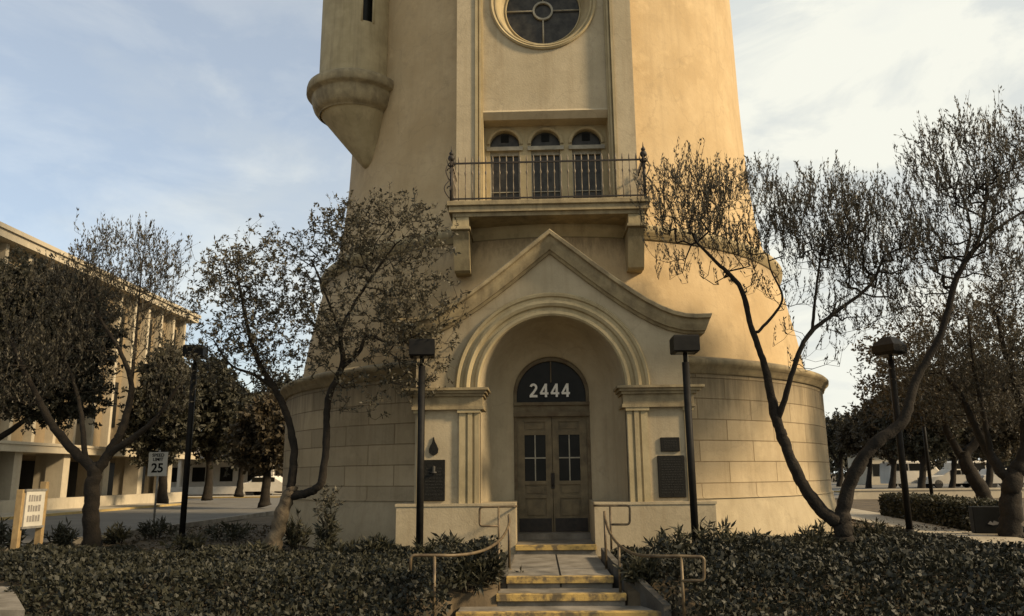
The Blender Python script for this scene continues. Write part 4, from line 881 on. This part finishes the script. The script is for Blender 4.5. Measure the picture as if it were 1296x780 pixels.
# speed limit sign
a_ = at(200, 588, 1.); sp = empty('speed_limit_sign', (a_[0], 1., 0), 'white speed limit 25 sign on a metal post by the road', 'sign')
q = MB(); q.tube([(a_[0], 1.03, 0), (a_[0], 1.03, 2.2)], .03, 8); q.build('post', 'galv', sp)
q = MB(); q.box(a_[0]-.28, a_[0]+.28, .98, .992, 1.46, 2.14, .004); pl = q.build('sign_plate', 'signwhite', sp)
q = MB(); text(q, 'SPEED', .13, (a_[0], .976, 2.05), offset=.002); text(q, 'LIMIT', .13, (a_[0], .976, 1.93), offset=.002); text(q, '25', .36, (a_[0], .976, 1.68), offset=.008); q.build('lettering', 'signblack', pl)

# ------------------------------------------------------------------ office building on the left
ob = empty('office_building', (-23.7, 12, 0), 'long tan office building with sloping view of its roof edge and white ground floor piers', 'building')
FX = -23.9
q = MB(); q.box(-48, FX, -14, 29, 2.9, 11.6); q.build('wall', 'bwall', ob)
q = MB(); q.box(-49, FX+.85, -15, 29.6, 11.6, 11.95); q.box(-49, FX+.95, -15, 29.7, 11.951, 12.15); q.build('roof', 'bpale', ob)
for i, yv in enumerate(np.arange(-12, 28.9, 1.62)):
    q = MB(); q.box(FX+.001, FX+.42, yv, yv+.22, 3.0, 11.59); q.build('wall_fin', 'bpale', ob)
for zlo in (4.2, 8.4):
    for yv in np.arange(-9, 28.2, 3.24):
        q = MB(); q.box(FX+.002, FX+.06, yv+.34, yv+1.5, zlo, zlo+2.5); q.build('window', 'glass', ob)
q = MB(); q.box(FX-2, FX+2.0, -14, 28.4, 2.55, 2.85); q.box(FX-2, FX+2.05, -14, 28.5, 2.851, 2.97); q.build('canopy', 'bpale', ob)
q = MB(); q.box(-48, FX-1.0, -14, 28.5, 0, 2.55); q.build('ground_floor_wall', 'bwall', ob)
for yv in np.arange(-10, 28.5, 3.5):
    q = MB(); q.box(FX+.9, FX+1.7, yv, yv+.5, 0, 2.55); q.box(FX+.3, FX+.85, yv+.1, yv+.35, 0, 2.55); q.build('pier', 'bpale', ob)
    q = MB(); q.box(FX-.99, FX-.93, yv+1.0, yv+2.7, .5, 2.3); q.build('window', 'glass', ob)
q = MB(); q.box(FX+2.2, FX+2.45, -14, 26, 0, .6); tag(q.build('planter_wall', 'bpale'), 'low white planter wall along the front of the office building', 'low wall')
# white house far beyond, seen between trunks on the left
hc = atz(300, 622); hx, hy = hc[0]+1, 46.
ho = empty('white_house', (hx, hy, 0), 'low white building with porch columns far off left of the tower', 'building')
q = MB(); q.box(hx-7, hx+9, hy, hy+8, 0, 3.0); q.build('wall', 'white', ho)
q = MB(); q.prism([(hy-2.2, 3.0), (hy+4, 4.6), (hy+9, 3.0)], hx-8, hx+10, 'x'); q.build('roof', 'roof', ho)
for k in range(7):
    q = MB(); q.box(hx-7+k*2.6, hx-6.75+k*2.6, hy-2, hy-1.75, 0, 3.0); q.build('porch_column', 'white', ho)
    q = MB(); q.box(hx-6+k*2.4, hx-4.9+k*2.4, hy-.03, hy-.005, 1.1, 2.3); q.build('window', 'glass', ho)
q = MB(); q.box(hx-8, hx+10, hy-2.3, hy-2.1, .1, .7); q.build('porch_wall', 'white', ho)
# pale building right
bc = atz(1125, 612.5); hx, hy = at(1122, 615, 60)[0], 60.
ho = empty('pale_building', (hx, hy, 0), 'small pale flat roofed building behind the parked cars right of the tower', 'building')
q = MB(); q.box(hx-1.7, hx+2.4, hy, hy+5, 0, 3.0); q.build('wall', 'bpale', ho); q = MB(); q.box(hx-1.9, hx+2.6, hy-.3, hy+5.2, 3.0, 3.25); q.build('roof', 'roof', ho)
for k in (-1.2, .8): q = MB(); q.box(hx+k, hx+k+.9, hy-.03, hy-.005, .9, 2.1); q.build('window', 'glass', ho)

# ------------------------------------------------------------------ cars
def make_car(x, y, yaw, label, m='white', van=False, first=None):
    o = empty('parked_car', (x, y, .05), label, 'van' if van else 'car', 'vehicles parked beyond the street'); c, s = math.cos(yaw), math.sin(yaw)
    def T(q): q.v = [(x+a*c-b_*s, y+a*s+b_*c, z+.05) for a, b_, z in q.v]; return q
    L = 2.3
    if van: pf = [(-2.4, .35), (-2.4, 1.1), (-2.3, 1.95), (-2.0, 2.1), (1.0, 2.1), (1.6, 1.35), (2.35, 1.1), (2.4, .35)]; cab = [(1.02, 2.04), (1.0, 1.38), (1.5, 1.38)]; wn = [(-2.2, 1.35, -.9, 1.9), (-.8, 1.35, .1, 1.9), (.2, 1.35, .95, 1.9)]
    else: pf = [(-2.2, .35), (-2.25, .75), (-2.1, .95), (-1.55, 1.0), (-1.0, 1.42), (.3, 1.45), (1.0, 1.0), (2.0, .85), (2.25, .65), (2.25, .35)]; wn = [(-1.25, 1.03, -.4, 1.35), (-.32, 1.03, .45, 1.35)]
    rows = []
    for yy, ins in ((-.9, .06), (-.84, 0), (.84, 0), (.9, .06)):
        rows.append([(a*(1-ins*.4), yy, .35+(z-.35)*(1-ins)) for a, z in pf])
    q = MB(); q.rows([r+[r[0]] for r in rows], False); q.add(rows[0], [tuple(range(len(pf)))]); q.add(rows[-1], [tuple(range(len(pf)))]); T(q).build('body', m, o)
    for a0, z0, a1, z1 in wn:
        for yy in (-.915, .905): q = MB(); q.box(a0, a1, yy, yy+.012, z0, z1); T(q).build('window', 'glass', o)
    for a in (-1.4, 1.4):
        for yy in (-.86, .70): q = MB(); q.tube([(a, yy, .32), (a, yy+.2, .32)], .32, 16); T(q).build('wheel', 'tyre', o)
    for yy in (-.62, .62): q = MB(); q.box(2.3 if van else 2.2, 2.42 if van else 2.27, yy-.15, yy+.15, .62, .78); T(q).build('headlight', 'metalfr', o)
M['silver'] = mat('silver_paint', (.42, .40, .36), .35, (.38, .36, .32), 2)
for px, Y, yaw, lb, m, v in ((1158, 44, .05, 'white van parked behind the pyramid headed lamp post', 'white', True), (1205, 42, 3.1, 'white car parked right of the slim lamp post', 'white', False), (1240, 46, 0., 'white van parked behind the leaning gnarled trunk', 'white', True), (1270, 41, .1, 'silver car parked left of the thick trunk', 'silver', False), (345, 37.5, .0, 'white car seen between trunks left of the tower', 'white', False)):
    make_car(at(px, 610, Y)[0], Y, yaw, lb, m, v)
